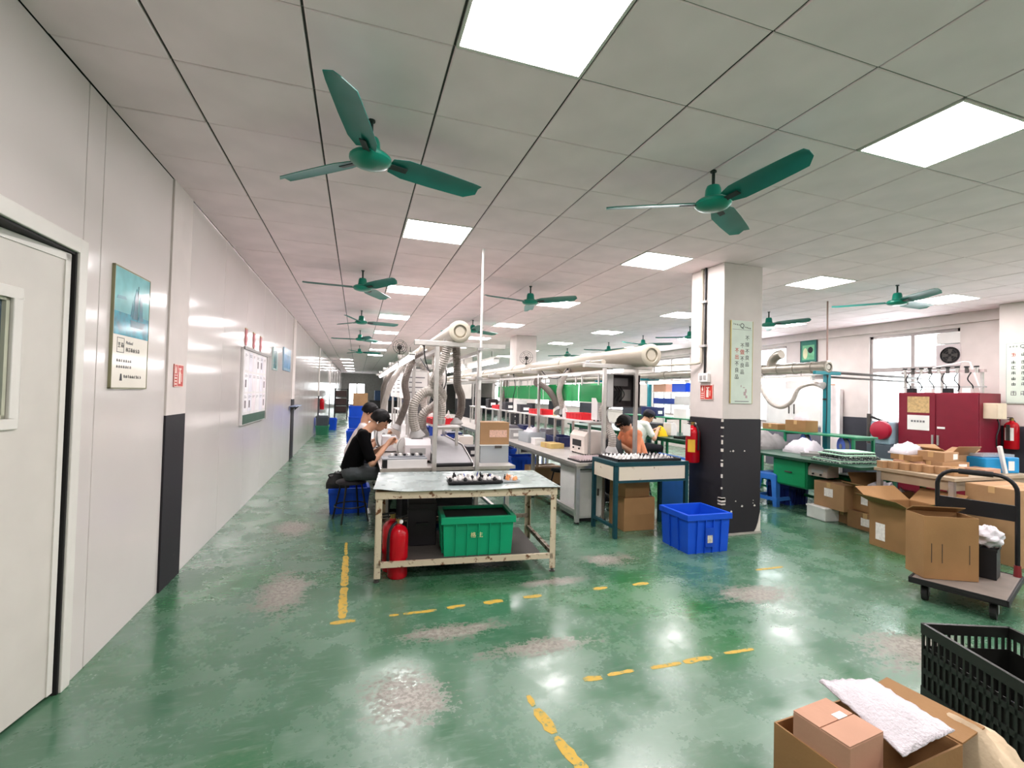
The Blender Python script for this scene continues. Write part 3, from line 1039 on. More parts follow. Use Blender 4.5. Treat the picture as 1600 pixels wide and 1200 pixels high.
# grey conveyor belt set into the front of the left line
cv = thing('conveyor', 'grey belt conveyor between the front frame posts', 'conveyor', (.97, 4.78, .70))
prof = [(0, .02), (.05, .05), (.5, .16), (1.6, .17)]
q = M()
vs, fs = [], []
for y, z in prof:
    vs += [(-.185, y, z), (.185, y, z), (-.185, y, z - .012), (.185, y, z - .012)]
for i in range(len(prof) - 1):
    a, b = i * 4, (i + 1) * 4
    fs += [(a, a + 1, b + 1, b), (a + 2, b + 2, b + 3, a + 3), (a, b, b + 2, a + 2), (a + 1, a + 3, b + 3, b + 1)]
fs += [(0, 2, 3, 1), (12, 13, 15, 14)]
q.raw(vs, fs).ob('belt', BELT, cv, smooth=True)
for s in (-1, 1):
    q = M()
    vs, fs = [], []
    for y, z in prof:
        vs += [(s * .19, y, 0.0), (s * .20, y, 0.0), (s * .19, y, z + .015), (s * .20, y, z + .015)]
    for i in range(len(prof) - 1):
        a, b = i * 4, (i + 1) * 4
        fs += [(a, a + 1, b + 1, b), (a + 2, b + 2, b + 3, a + 3), (a, b, b + 2, a + 2), (a + 1, a + 3, b + 3, b + 1)]
    fs += [(0, 2, 3, 1), (12, 13, 15, 14)]
    q.raw(vs, fs).ob('side_plate', ALU, cv)
M().cyl((-.2, .0, .02), (.2, .0, .02), .02, n=12).ob('roller', BLACKM, cv, smooth=True)

# green acrylic screens hung on the middle line
for k in range(7):
    y = 5.25 + .66 * k
    s = thing('acrylic_screen', 'green see-through screen under the middle duct, %s from the control box' % ORD[k], 'screen', (2.93, y, 1.385), group='green acrylic screens')
    M().bx(-.004, .004, 0, .63, 0, .245).ob('sheet', GREENACR, s)
    for yy in (.08, .55):
        M().bx(-.008, .008, yy - .012, yy + .012, .225, .36).ob('hanger', ALU, s)

# dark open control box between the frame posts
cb = thing('control_box', 'dark open control box mounted between the aluminium posts', 'control box', (3.10, 4.98, 1.335))
q = M()
q.bx(-.17, .21, .17, .18, 0, .40).bx(-.17, -.16, 0, .18, 0, .40).bx(.20, .21, 0, .18, 0, .40).bx(-.17, .21, 0, .18, 0, .01).bx(-.17, .21, 0, .18, .39, .40)
q.ob('housing', mat('control_housing', '#4a4446', .45, .3), cb)
M().bx(-.25, -.17, -.01, .02, 0, .40).ob('door', PLASTG, cb, bevel=.004)
M().bx(-.10, .10, .10, .168, .26, .36).ob('breaker_unit', mat('grey_module', '#6f6a6c', .5), cb)
M().bx(.02, .14, .10, .168, .08, .22).ob('contactor', mat('module_dark', '#8a8684', .5), cb)
M().bx(-.13, -.02, .12, .168, .04, .2).ob('power_module', BLACKP, cb)
for k in range(3):
    M().tube(spline([(-.08 + .04 * k, .13, .26), (-.06 + .05 * k, .08, .18 - .01 * k), (-.1 + .05 * k, .13, .06)], 5), .005, 5).ob('wire', BLACKP, cb)
# ------------------------------------------------------------------ front table
TA = math.atan2(3.59 - 3.72, 1.605 - .157)
ft = thing('steel_table', 'worn steel work table with rusty cream frame in front of the left line', 'table', (.157, 3.72, 0), TA)
TW, TD, TZ = 1.45, .83, .69
def angle_leg(x, y, sx, sy):
    q = M()
    q.bx(min(x, x + sx * .05), max(x, x + sx * .05), min(y, y + sy * .006), max(y, y + sy * .006), .03, TZ)
    q.bx(min(x, x + sx * .006), max(x, x + sx * .006), min(y, y + sy * .05), max(y, y + sy * .05), .03, TZ)
    l = q.ob('leg', RUSTY, ft)
    M().cyl((x + sx * .02, y + sy * .02, 0), (x + sx * .02, y + sy * .02, .04), .012, n=8).cyl((x + sx * .02, y + sy * .02, 0), (x + sx * .02, y + sy * .02, .008), .024, n=10).ob('levelling_foot', DSTEEL, l)
for x, sx in ((0, 1), (TW, -1)):
    for y, sy in ((0, 1), (TD, -1)):
        angle_leg(x, y, sx, sy)
for (a, b, c, d) in ((.0, TW, -.006, 0), (0, TW, TD, TD + .006)):
    M().bx(a, b, c, d, TZ - .055, TZ).ob('apron', RUSTY, ft)
for x in (-.006, TW):
    M().bx(x, x + .006, 0, TD, TZ - .055, TZ).ob('apron', RUSTY, ft)
M().bx(.02, TW - .02, .0, .03, .11, .15).ob('lower_rail', RUSTY, ft)
M().bx(.02, TW - .02, TD - .03, TD, .24, .275).ob('lower_rail', RUSTYD, ft)
M().bx(TW - .035, TW - .005, .02, TD - .02, .13, .165).ob('lower_rail', RUSTYD, ft)
M().bx(.005, .035, .02, TD - .02, .13, .165).ob('lower_rail', RUSTYD, ft)
M().bx(.24, TW - .12, .03, TD - .04, .135, .15).ob('lower_board', mat('dark_board', '#4a4642', .7), ft)
# sheet steel top, sagging front lip with a lifted corner
nx, ny = 24, 8
vs, fs = [], []
for l in (0, 1):
    for i in range(nx + 1):
        for j in range(ny + 1):
            u, v = i / nx, j / ny
            x = -.02 + (TW + .05) * u
            y = -.03 + (TD + .03) * v
            z = TZ + .012 + .006 * math.sin(u * 9) * (1 - v) ** 3
            z += .022 * math.exp(-((u - 0) / .1) ** 2) * math.exp(-((v) / .2) ** 2)
            z -= .012 * math.exp(-((u - .17) / .15) ** 2) * (1 - v) ** 4
            vs.append((x, y, z - l * .003))
K = (nx + 1) * (ny + 1)
for l in (0, 1):
    for i in range(nx):
        for j in range(ny):
            a = l * K + i * (ny + 1) + j
            fs.append((a, a + ny + 1, a + ny + 2, a + 1))
ring = [i * (ny + 1) for i in range(nx + 1)] + [nx * (ny + 1) + j for j in range(1, ny + 1)] + [i * (ny + 1) + ny for i in range(nx - 1, -1, -1)] + [j for j in range(ny - 1, 0, -1)]
for a, b in zip(ring, ring[1:] + ring[:1]):
    fs.append((a, b, b + K, a + K))
M().raw(vs, fs).ob('steel_top', mat('galvanised_top', '#9eacaa', .28, .35, var=.12, vs=5, rvar=.12), ft, smooth=True)
M().bx(.0, TW, .0, TD, TZ - .004, TZ + .002).ob('under_board', CARDD, ft)
TABLE = Matrix.Translation((.157, 3.72, 0)) @ Matrix.Rotation(TA, 4, 'Z')
def on_table(x, y, z):
    return TABLE @ Vector((x, y, z))

# fire extinguishers
def make_ext(label, loc, rz=0., h=.46, r=.075, group='red fire extinguishers'):
    e = thing('fire_extinguisher', label, 'extinguisher', loc, rz, group)
    M().lathe([(r * .9, 0), (r, .012), (r, h * .78), (r * .93, h * .86), (r * .7, h * .925), (r * .35, h * .96), (r * .3, h)], 28).ob('cylinder', REDX, e, smooth=True)
    M().cyl((0, 0, h - .005), (0, 0, h + .035), r * .3, n=14).ob('valve', mat('brass', '#a08850', .3, .8), e, smooth=True)
    M().bx(-.015, .09, -.009, .009, h + .035, h + .046).ob('lever', BLACKM, e)
    M().bx(-.015, .085, -.009, .009, h + .012, h + .022).ob('carry_handle', BLACKM, e)
    M().cyl((0, -r * .3, h + .015), (0, -r * .3 - .012, h + .015), .016, n=14).ob('pressure_gauge', PLASTW, e, smooth=True)
    M().tube(spline([(-.01, 0, h + .015), (-r * .9, 0, h - .02), (-r - .018, 0, h * .75), (-r - .018, 0, h * .35)], 8), .011, 8).ob('hose', BLACKP, e, smooth=True)
    return e
def label_wrap(e, r, z0, z1, a0, a1, m, name='label'):
    vs, fs = [], []
    n = 10
    for i in range(n + 1):
        t = R(a0 + (a1 - a0) * i / n)
        for rr in (r + .0005, r + .002):
            vs += [(rr * math.cos(t), rr * math.sin(t), z0), (rr * math.cos(t), rr * math.sin(t), z1)]
    for i in range(n):
        a, b = i * 4, (i + 1) * 4
        fs += [(a, b, b + 1, a + 1), (a + 2, a + 3, b + 3, b + 2), (a + 1, b + 1, b + 3, a + 3), (a, a + 2, b + 2, b)]
    fs += [(0, 1, 3, 2), (n * 4, n * 4 + 2, n * 4 + 3, n * 4 + 1)]
    M().raw(vs, fs).ob(name, m, e, smooth=True)
p = on_table(.175, .11, 0)
make_ext('red fire extinguisher on the floor under the rusty table, front one', (p.x, p.y, 0), R(35), .42, .078)
p = on_table(.125, .27, 0)
e2 = make_ext('red fire extinguisher tucked behind another under the rusty table', (p.x, p.y, 0), R(200), .42, .078)
label_wrap(e2, .078, .2, .38, 170, 235, PLASTW)

# crates
def crate(label, loc, rz, w, d, h, m, group, ribs=5, cat='crate', wall=.012, flip=False):
    """open plastic crate with tapered walls, rim and outside ribs, origin at the base centre"""
    c = thing('plastic_crate', label, cat, loc, rz, group)
    t = .025
    a, b = w / 2 - t, d / 2 - t
    q = M()
    q.bx(-a, a, -b, b, 0, wall)
    A = [(-a, -b), (a, -b), (a, b), (-a, b)]
    B = [(-w / 2 + .01, -d / 2 + .01), (w / 2 - .01, -d / 2 + .01), (w / 2 - .01, d / 2 - .01), (-w / 2 + .01, d / 2 - .01)]
    for k in range(4):
        p0, p1 = A[k], A[(k + 1) % 4]
        r0, r1 = B[k], B[(k + 1) % 4]
        s = lambda p, f: (p[0] * f, p[1] * f)
        fi = 1 - wall * 2.2 / min(w, d)
        vs = [(*p0, 0), (*p1, 0), (*r1, h), (*r0, h), (*s(p0, fi), 0.002), (*s(p1, fi), .002), (*s(r1, fi), h), (*s(r0, fi), h)]
        q.raw(vs, [(0, 1, 2, 3), (5, 4, 7, 6), (3, 2, 6, 7), (0, 4, 5, 1), (0, 3, 7, 4), (1, 5, 6, 2)])
    q.ob('shell', m, c)
    rim = M()
    o, i = .006, .012
    for (x0, x1, y0, y1) in ((-w / 2 - o, w / 2 + o, -d / 2 - o, -d / 2 + i), (-w / 2 - o, w / 2 + o, d / 2 - i, d / 2 + o), (-w / 2 - o, -w / 2 + i, -d / 2, d / 2), (w / 2 - i, w / 2 + o, -d / 2, d / 2)):
        rim.bx(x0, x1, y0, y1, h - .055, h)
    rim.ob('rim', m, c, bevel=.003)
    for k in range(ribs):
        f = (k + 1) / (ribs + 1) * 2 - 1
        for sgn in (-1, 1):
            x = f * a
            vs = [(x - .005, sgn * b, .0), (x + .005, sgn * b, .0), (x + .005, sgn * (d / 2 - .006), h - .05), (x - .005, sgn * (d / 2 - .006), h - .05),
                  (x - .005, sgn * (b + .012), .0), (x + .005, sgn * (b + .012), .0), (x + .005, sgn * (d / 2 + .006), h - .05), (x - .005, sgn * (d / 2 + .006), h - .05)]
            M().raw(vs, [(0, 1, 2, 3), (4, 7, 6, 5), (0, 4, 5, 1), (3, 2, 6, 7), (0, 3, 7, 4), (1, 5, 6, 2)]).ob('rib', m, c)
    for k in range(max(2, ribs - 2)):
        f = (k + 1) / (max(2, ribs - 2) + 1) * 2 - 1
        for sgn in (-1, 1):
            y = f * b
            vs = [(sgn * a, y - .005, 0), (sgn * a, y + .005, 0), (sgn * (w / 2 - .006), y + .005, h - .05), (sgn * (w / 2 - .006), y - .005, h - .05),
                  (sgn * (a + .012), y - .005, 0), (sgn * (a + .012), y + .005, 0), (sgn * (w / 2 + .006), y + .005, h - .05), (sgn * (w / 2 + .006), y - .005, h - .05)]
            M().raw(vs, [(0, 1, 2, 3), (4, 7, 6, 5), (0, 4, 5, 1), (3, 2, 6, 7), (0, 3, 7, 4), (1, 5, 6, 2)]).ob('rib', m, c)
    return c
p = on_table(.81, .24, .15)
gc = crate('green plastic crate with yellow writing on the rusty table shelf', p, TA, .60, .40, .315, GREENC, 'plastic crates', 5)
M().bx(-.265, .265, -.165, .165, .20, .292).ob('dark_contents', DARKB, gc)
kc = thing('equipment_case', 'black case behind the extinguishers under the rusty table', 'case', on_table(.37, .52, .15), TA)
M().bx(-.12, .12, -.16, .2, 0, .36).ob('body', DARKB, kc, bevel=.008)
M().bx(-.125, .125, -.165, .205, .30, .315).ob('lid_seam', BLACKP, kc)
M().bx(-.05, .05, -.185, -.16, .18, .2).ob('handle', BLACKM, kc)
text('格', .046, mat('print_yellow', '#e9dca4', .6, var=0), gc, (-.045, -.193, .165), (R(86), 0, 0), 'lettering')
text('生', .046, mat('print_yellow', '#e9dca4', .6, var=0), gc, (.012, -.193, .165), (R(86), 0, 0), 'lettering')
bc = crate('bright blue plastic crate on the floor in front of the pillar', (3.215, 3.855, 0), R(-1), .50, .44, .37, BLUE, 'plastic crates', 4)
M().bx(-.05, .05, -.222, -.212, .06, .24).ob('label_panel', mat('blue_plastic_dark', '#1244b4', .4), bc)
M().bx(-.028, .028, -.2245, -.2215, .10, .17).ob('paper_label', mat('dull_sticker', '#c9c2b4', .7, var=.2, vs=60), bc)

# small assembled parts laid out on the front table
mt = thing('parts_tray', 'flat dark tray of parts on the rusty table', 'tray', on_table(.82, .30, TZ + .02), TA + R(2))
M().bx(-.26, .20, -.15, -.02, 0, .02).ob('tray_body', BLACKP, mt, bevel=.004)
M().bx(-.24, .22, -.02, .17, 0, .012).ob('cardboard_sheet', PLASTG, mt)
M().bx(.20, .36, -.12, .09, 0, .008).ob('clear_tray', CLEARP, mt)
pm = {}
def part_mesh(kind):
    if kind in pm:
        return pm[kind]
    q = M()
    if kind == 'cup':
        q.lathe([(.014, 0), (.017, .004), (.015, .016), (.008, .028), (.004, .03)], 10)
    elif kind == 'plug':
        q.cyl((0, 0, 0), (0, 0, .026), .012, .009, 8)
        q.bx(-.004, .004, -.003, .003, .02, .042)
    else:
        q.bx(-.02, .02, -.011, .011, 0, .016)
        q.bx(-.008, .008, -.013, .013, .004, .022)
    pm[kind] = q.mesh('small_part')
    return pm[kind]
def part(kind, material, loc, rz, label, group):
    key = (kind, material.name)
    if key not in pm:
        me = part_mesh(kind).copy()
        me.materials.append(material)
        pm[key] = me
    o = bpy.data.objects.new('small_part', pm[key])
    COL.objects.link(o)
    o.location = loc
    o.rotation_euler.z = rz
    tag(o, label, 'part', group)
    return o
PORANGE = mat('part_orange', '#e8a06a', .4)
PBLUE = mat('part_blue', '#2b3f8f', .4)
TT = mt.matrix_basis.copy()
TT = Matrix.Translation(mt.location) @ Matrix.Rotation(mt.rotation_euler.z, 4, 'Z')
for k in range(11):
    p = TT @ Vector((-.245 + .042 * k, -.11 + random.uniform(-.012, .012), .02))
    part('cup', PLASTW if k % 3 else BLACKP, p, random.random() * 6, 'small white or black part on the dark strip tray', 'parts on the rusty table')
for k in range(26):
    p = TT @ Vector((random.uniform(-.19, .16), random.uniform(.0, .15), .012))
    part(random.choice(['cup', 'plug', 'block']), random.choice([PLASTW, PLASTW, BLACKP, BLACKP, PBLUE]), p, random.random() * 6, 'small black or white part heaped on the grey sheet', 'parts on the rusty table')
for k in range(14):
    p = TT @ Vector((random.uniform(.22, .34), random.uniform(-.09, .07), .008))
    part(random.choice(['cup', 'plug', 'block']), random.choice([PORANGE, PORANGE, PLASTW, BLACKP]), p, random.random() * 6, 'small orange or white part on the clear tray', 'parts on the rusty table')

# ------------------------------------------------------------------ teal table by the pillar
tt = thing('teal_table', 'teal steel table with pale wooden apron beside the pillar', 'table', (2.54, 4.24, 0))
W2, D2, Z2 = .91, .50, .78
for x in (.02, W2 - .02):
    for y in (.02, D2 - .02):
        M().bx(x - .02, x + .02, y - .02, y + .02, 0, Z2 - .03).ob('leg', TEAL, tt, bevel=.003)
for (a, b, c, d) in ((0, W2, 0, .04), (0, W2, D2 - .04, D2), (0, .04, 0.04, D2 - .04), (W2 - .04, W2, .04, D2 - .04)):
    M().bx(a, b, c, d, Z2 - .04, Z2).ob('top_rail', TEAL, tt)
M().bx(.04, W2 - .04, .04, D2 - .04, Z2 - .02, Z2 - .001).ob('table_top', mat('grey_mat', '#5d6664', .6), tt)
WOODP = worn('pale_worn_wood', '#e2d5c3', '#9a7d63', .62, 12, .6)
M().bx(.05, W2 - .045, .006, .018, Z2 - .19, Z2 - .045).ob('apron_board', WOODP, tt)
M().bx(.006, .018, .05, D2 - .045, Z2 - .19, Z2 - .045).ob('apron_board', WOODP, tt)
M().bx(.04, W2 - .04, .0, .04, Z2 - .21, Z2 - .185).ob('under_rail', TEAL, tt)
M().bx(.0, .03, .04, D2 - .04, .10, .13).ob('low_rail', TEAL, tt)
tr = thing('parts_tray', 'wide black tray full of white parts on the teal table', 'tray', (2.60, 4.28, Z2))
M().bx(0, .78, .0, .42, 0, .012).ob('tray_base', BLACKP, tr)
q = M()
for (a, b, c, d) in ((0, .78, 0, .012), (0, .78, .408, .42), (0, .012, 0, .42), (.768, .78, 0, .42)):
    q.bx(a, b, c, d, .012, .03)
q.ob('tray_lip', BLACKP, tr)
for i in range(15):
    for j in range(6):
        if i > 10 and random.random() < .4:
            continue
        mm = PLASTW if i < 9 or random.random() < .55 else random.choice([BLACKP, PLASTG])
        part(random.choice(['cup', 'cup', 'plug']), mm, (2.635 + .051 * i + random.uniform(-.006, .006), 4.325 + .066 * j + random.uniform(-.006, .006), Z2 + .012), random.random() * 6,
             'small part standing in rows in the black tray on the teal table', 'parts on the teal table')

# cartons
def carton(label, loc, rz, w, d, h, m=CARD, open_=False, flaps=(35, 40, 30, 45), stickers=(), tape=True, group='cartons', tilt=None, fill=None):
    """corrugated carton with its origin at the base centre"""
    c = thing('cardboard_carton', label, 'carton', loc, rz, group)
    if tilt:
        c.rotation_euler = tilt
    t = .006
    if open_:
        q = M()
        q.bx(-w / 2, w / 2, -d / 2, d / 2, 0, t)
        q.bx(-w / 2, w / 2, -d / 2, -d / 2 + t, t, h).bx(-w / 2, w / 2, d / 2 - t, d / 2, t, h)
        q.bx(-w / 2, -w / 2 + t, -d / 2 + t, d / 2 - t, t, h).bx(w / 2 - t, w / 2, -d / 2 + t, d / 2 - t, t, h)
        q.ob('box_body', m, c)
        fl_ = min(w, d) * .46
        for k, (ax, sgn, ln) in enumerate((('y', -1, w), ('y', 1, w), ('x', -1, d), ('x', 1, d))):
            a = flaps[k]
            if a is None:
                continue
            # a = degrees above horizontal-outward
            dy, dz = math.cos(R(a)) * fl_, math.sin(R(a)) * fl_
            if ax == 'y':
                y0 = sgn * d / 2
                vs = [(-ln / 2, y0, h), (ln / 2, y0, h), (ln / 2, y0 + sgn * dy, h + dz), (-ln / 2, y0 + sgn * dy, h + dz)]
            else:
                x0 = sgn * w / 2
                vs = [(x0, -ln / 2, h), (x0, ln / 2, h), (x0 + sgn * dy, ln / 2, h + dz), (x0 + sgn * dy, -ln / 2, h + dz)]
            vs += [(x, y, z + t) for x, y, z in vs]
            M().raw(vs, [(0, 1, 2, 3), (7, 6, 5, 4), (0, 4, 5, 1), (1, 5, 6, 2), (2, 6, 7, 3), (3, 7, 4, 0)]).ob('flap', m, c)
        if fill:
            bumpy('packing_fill', fill, c, w - 2 * t, d - 2 * t, h * .95, .09)
    else:
        M().bx(-w / 2, w / 2, -d / 2, d / 2, 0, h - .004).ob('box_body', m, c, bevel=.003)
        M().bx(-w / 2 + .001, w / 2 - .001, -d / 2 + .001, -.002, h - .004, h).ob('flap', m, c)
        M().bx(-w / 2 + .001, w / 2 - .001, .002, d / 2 - .001, h - .004, h).ob('flap', m, c)
        if tape:
            q = M().bx(-w / 2 - .001, w / 2 + .001, -.025, .025, h, h + .001)
            q.bx(-w / 2 - .0015, -w / 2, -.025, .025, h - .06, h + .001).bx(w / 2, w / 2 + .0015, -.025, .025, h - .06, h + .001)
            q.ob('tape', TAPE, c)
    for (face, u0, u1, z0, z1, mm) in stickers:
        e = .0015
        if face == 'f':
            M().bx(u0, u1, -d / 2 - e, -d / 2, z0, z1).ob('paper_label', mm, c)
        elif face == 'l':
            M().bx(-w / 2 - e, -w / 2, u0, u1, z0, z1).ob('paper_label', mm, c)
        elif face == 't':
            M().bx(u0, u1, z0, z1, h, h + .002).ob('paper_label', mm, c)
    return c
def bumpy(name, m, parent, w, d, z, amp, n=10, base=None, soft=0):
    """crumpled heap surface closed at its underside"""
    vs, fs = [], []
    rnd = [[random.uniform(0, 1) for _ in range(n + 1)] for _ in range(n + 1)]
    for _ in range(soft):
        rnd = [[(rnd[i][j] * 2 + rnd[max(i - 1, 0)][j] + rnd[min(i + 1, n)][j] + rnd[i][max(j - 1, 0)] + rnd[i][min(j + 1, n)]) / 6 for j in range(n + 1)] for i in range(n + 1)]
    for i in range(n + 1):
        for j in range(n + 1):
            u, v = i / n * 2 - 1, j / n * 2 - 1
            e = max(0, 1 - max(abs(u), abs(v)) ** 3)
            vs.append((u * w / 2, v * d / 2, z - amp + amp * e * (1.1 + 1.2 * rnd[i][j])))
    for i in range(n):
        for j in range(n):
            a = i * (n + 1) + j
            fs.append((a, a + n + 1, a + n + 2, a + 1))
    k = len(vs)
    b = z - amp - .05 if base is None else base
    vs += [(-w / 2, -d / 2, b), (w / 2, -d / 2, b), (w / 2, d / 2, b), (-w / 2, d / 2, b)]
    fs += [(k, k + 3, k + 2, k + 1)]
    e0 = [i * (n + 1) for i in range(n + 1)]
    e1 = [n * (n + 1) + j for j in range(n + 1)]
    e2 = [i * (n + 1) + n for i in range(n, -1, -1)]
    e3 = [j for j in range(n, -1, -1)]
    for ed, (p, q) in ((e0, (k, k + 1)), (e1, (k + 1, k + 2)), (e2, (k + 2, k + 3)), (e3, (k + 3, k))):
        fs.append(tuple(ed[::-1]) + (p, q))
    return M().raw(vs, fs).ob(name, m, parent, smooth=True)

LBL = mat('carton_label', '#efe9e4', .6, var=.12, vs=50)
LBLR = mat('carton_print_red', '#e2b8a4', .6, var=.2, vs=60)
carton('brown carton standing on the floor under the teal table', (2.985, 4.62, 0), R(-2), .38, .34, .36, CARD2)
carton('smaller brown carton stacked under the teal table', (2.96, 4.63, .36), R(5), .33, .29, .17, CARD2)
carton('brown carton with pale red printed band on the left bench', (1.465, 5.12, .90), R(-2), .33, .26, .245, CARD, stickers=(('f', -.06, .14, .08, .16, LBLR),))
cb_ = thing('storage_bin', 'clear plastic bin under the brown carton on the left bench', 'bin', (1.465, 5.12, .70), R(-2))
q = M()
for (a, b, c, d) in ((-.16, .16, -.14, -.135), (-.16, .16, .135, .14), (-.16, -.155, -.135, .135), (.155, .16, -.135, .135)):
    q.bx(a, b, c, d, .004, .20)
q.bx(-.16, .16, -.14, .14, 0, .004)
q.ob('bin_wall', CLEARP, cb_)
M().bx(-.13, .05, -.11, .1, .005, .05).ob('contents', PLASTG, cb_)
M().bx(.0, .08, -.145, -.138, .16, .19).ob('latch', DSTEEL, cb_)
q = M()
for (a, b, c, d) in ((-.165, .165, -.145, -.13), (-.165, .165, .13, .145), (-.165, -.15, -.13, .13), (.15, .165, -.13, .13)):
    q.bx(a, b, c, d, .188, .20)
q.ob('rim', PLASTW, cb_)
# cabinet under the front of the middle bench
cab = thing('floor_cabinet', 'white metal cabinet under the front of the middle bench', 'cabinet', (2.62, 4.92, 0))
M().bx(-.16, .16, 0, .5, .04, .60).ob('body', PLASTW, cab, bevel=.004)
M().bx(-.15, .15, -.012, 0, .06, .58).ob('door', PLASTW, cab, bevel=.003)
M().bx(.08, .1, -.03, -.012, .3, .38).ob('handle', DSTEEL, cab)
M().bx(-.14, .14, .02, .48, 0, .04).ob('plinth', DARKB, cab)
# black cabinet under the first left bench
cab = thing('floor_cabinet', 'black steel cabinet under the front of the left bench', 'cabinet', (.98, 4.80, 0))
M().bx(-.26, .20, 0, .5, .12, .66).ob('body', DARKB, cab, bevel=.004)
M().bx(-.25, .19, -.012, 0, .14, .64).ob('door', BLACKP, cab, bevel=.003)
for x in (-.23, .17):
    for y in (.04, .46):
        M().bx(x - .015, x + .015, y - .015, y + .015, 0, .12).ob('leg', DSTEEL, cab)
# ------------------------------------------------------------------ stools
def round_stool(label, loc, h=.44, m=BLACKM, seat_m=None, group='work stools'):
    s = thing('stool', label, 'stool', loc, R(20), group)
    M().lathe([(.15, h - .035), (.165, h - .028), (.165, h - .008), (.15, h)], 24).ob('seat', seat_m or DARKB, s, smooth=True)
    for k in range(4):
        t = R(45 + 90 * k)
        c, n = math.cos(t), math.sin(t)
        M().cyl((c * .12, n * .12, h - .035), (c * .21, n * .21, 0), .011, n=8).ob('leg', m, s, smooth=True)
    pts = [(.172 * math.cos(R(15 * k)), .172 * math.sin(R(15 * k)), .17) for k in range(24)]
    M().tube(pts, .008, 6, closed=True).ob('foot_ring', m, s, smooth=True)
    return s
def plastic_stool(label, loc, rz=0., h=.45, w=.36, m=BLUES, group='blue plastic stools'):
    s = thing('plastic_stool', label, 'stool', loc, rz, group)
    a, b = w * .40, w * .5
    M().taper(-a, a, -a, a, h - .03, h, -.012, -.012).ob('seat', m, s, bevel=.006)
    M().bx(-.05, .05, -.012, .012, h - .002, h + .001).ob('hand_slot', BLACKP, s)
    for sx in (-1, 1):
        for sy in (-1, 1):
            q = M()
            # two flat webs meeting in a corner, splaying outward
            def web(along):
                xi, xo = sx * a, sx * b
                yi, yo = sy * a, sy * b
                if along == 'x':
                    vs = [(xi, yi, h - .02), (xi - sx * .085, yi, h - .02), (xo - sx * .06, yo, 0), (xo, yo, 0)]
                    vs += [(x, y - sy * .012, z) for x, y, z in vs]
                else:
                    vs = [(xi, yi, h - .02), (xi, yi - sy * .085, h - .02), (xo, yo - sy * .06, 0), (xo, yo, 0)]
                    vs += [(x - sx * .012, y, z) for x, y, z in vs]
                q.raw(vs, [(0, 1, 2, 3), (7, 6, 5, 4), (0, 4, 5, 1), (1, 5, 6, 2), (2, 6, 7, 3), (3, 7, 4, 0)])
            web('x')
            web('y')
            q.ob('leg', m, s)
    for sgn in (-1, 1):
        M().bx(-a, a, sgn * (a + .0) - .008, sgn * a + .008, h - .09, h - .02).ob('skirt', m, s)
        M().bx(sgn * a - .008, sgn * a + .008, -a, a, h - .09, h - .02).ob('skirt', m, s)
        f = .72
        yy = a + (b - a) * f
        M().bx(-yy, yy, sgn * yy - .006, sgn * yy + .006, h * (1 - f) - .05, h * (1 - f) + .0).ob('brace', m, s)
        M().bx(sgn * yy - .006, sgn * yy + .006, -yy, yy, h * (1 - f) - .05, h * (1 - f) + .0).ob('brace', m, s)
    return s
round_stool('black four-legged stool under the worker in black', (-.035, 5.60, 0), .45)
plastic_stool('light blue plastic stool standing right of the pillar', (5.66, 5.17, 0), R(8))
plastic_stool('light blue plastic stool half hidden behind the pillar', (5.28, 5.40, 0), R(-6))
round_stool('black stool under the worker in white', (5.02, 7.62, 0), .46)
round_stool('black stool under the worker in orange', (3.72, 5.62, 0), .45)
round_stool('black stool under the second worker of the left line', (-.03, 6.72, 0), .45)
round_stool('empty dark stool under the middle bench by the white cabinet', (2.80, 6.1, 0), .42)
crate('blue crate on the floor behind the black stool', (-.06, 6.05, 0), R(2), .46, .34, .30, BLUE, 'plastic crates', 4)
bagm = thing('black_bag', 'crumpled black bag lying on the blue crate by the worker', 'bag', (-.19, 6.03, .30))
bumpy('bag_body', mat('bag_black', '#1e1d1c', .5, var=.3, bump=.6, bs=20), bagm, .26, .24, .12, .06, 8, 0.0)
M().tube(spline([(-.08, -.05, .1), (-.1, -.1, .16), (.02, -.11, .17), (.06, -.05, .1)], 6), .008, 6).ob('strap', BLACKP, bagm, smooth=True)

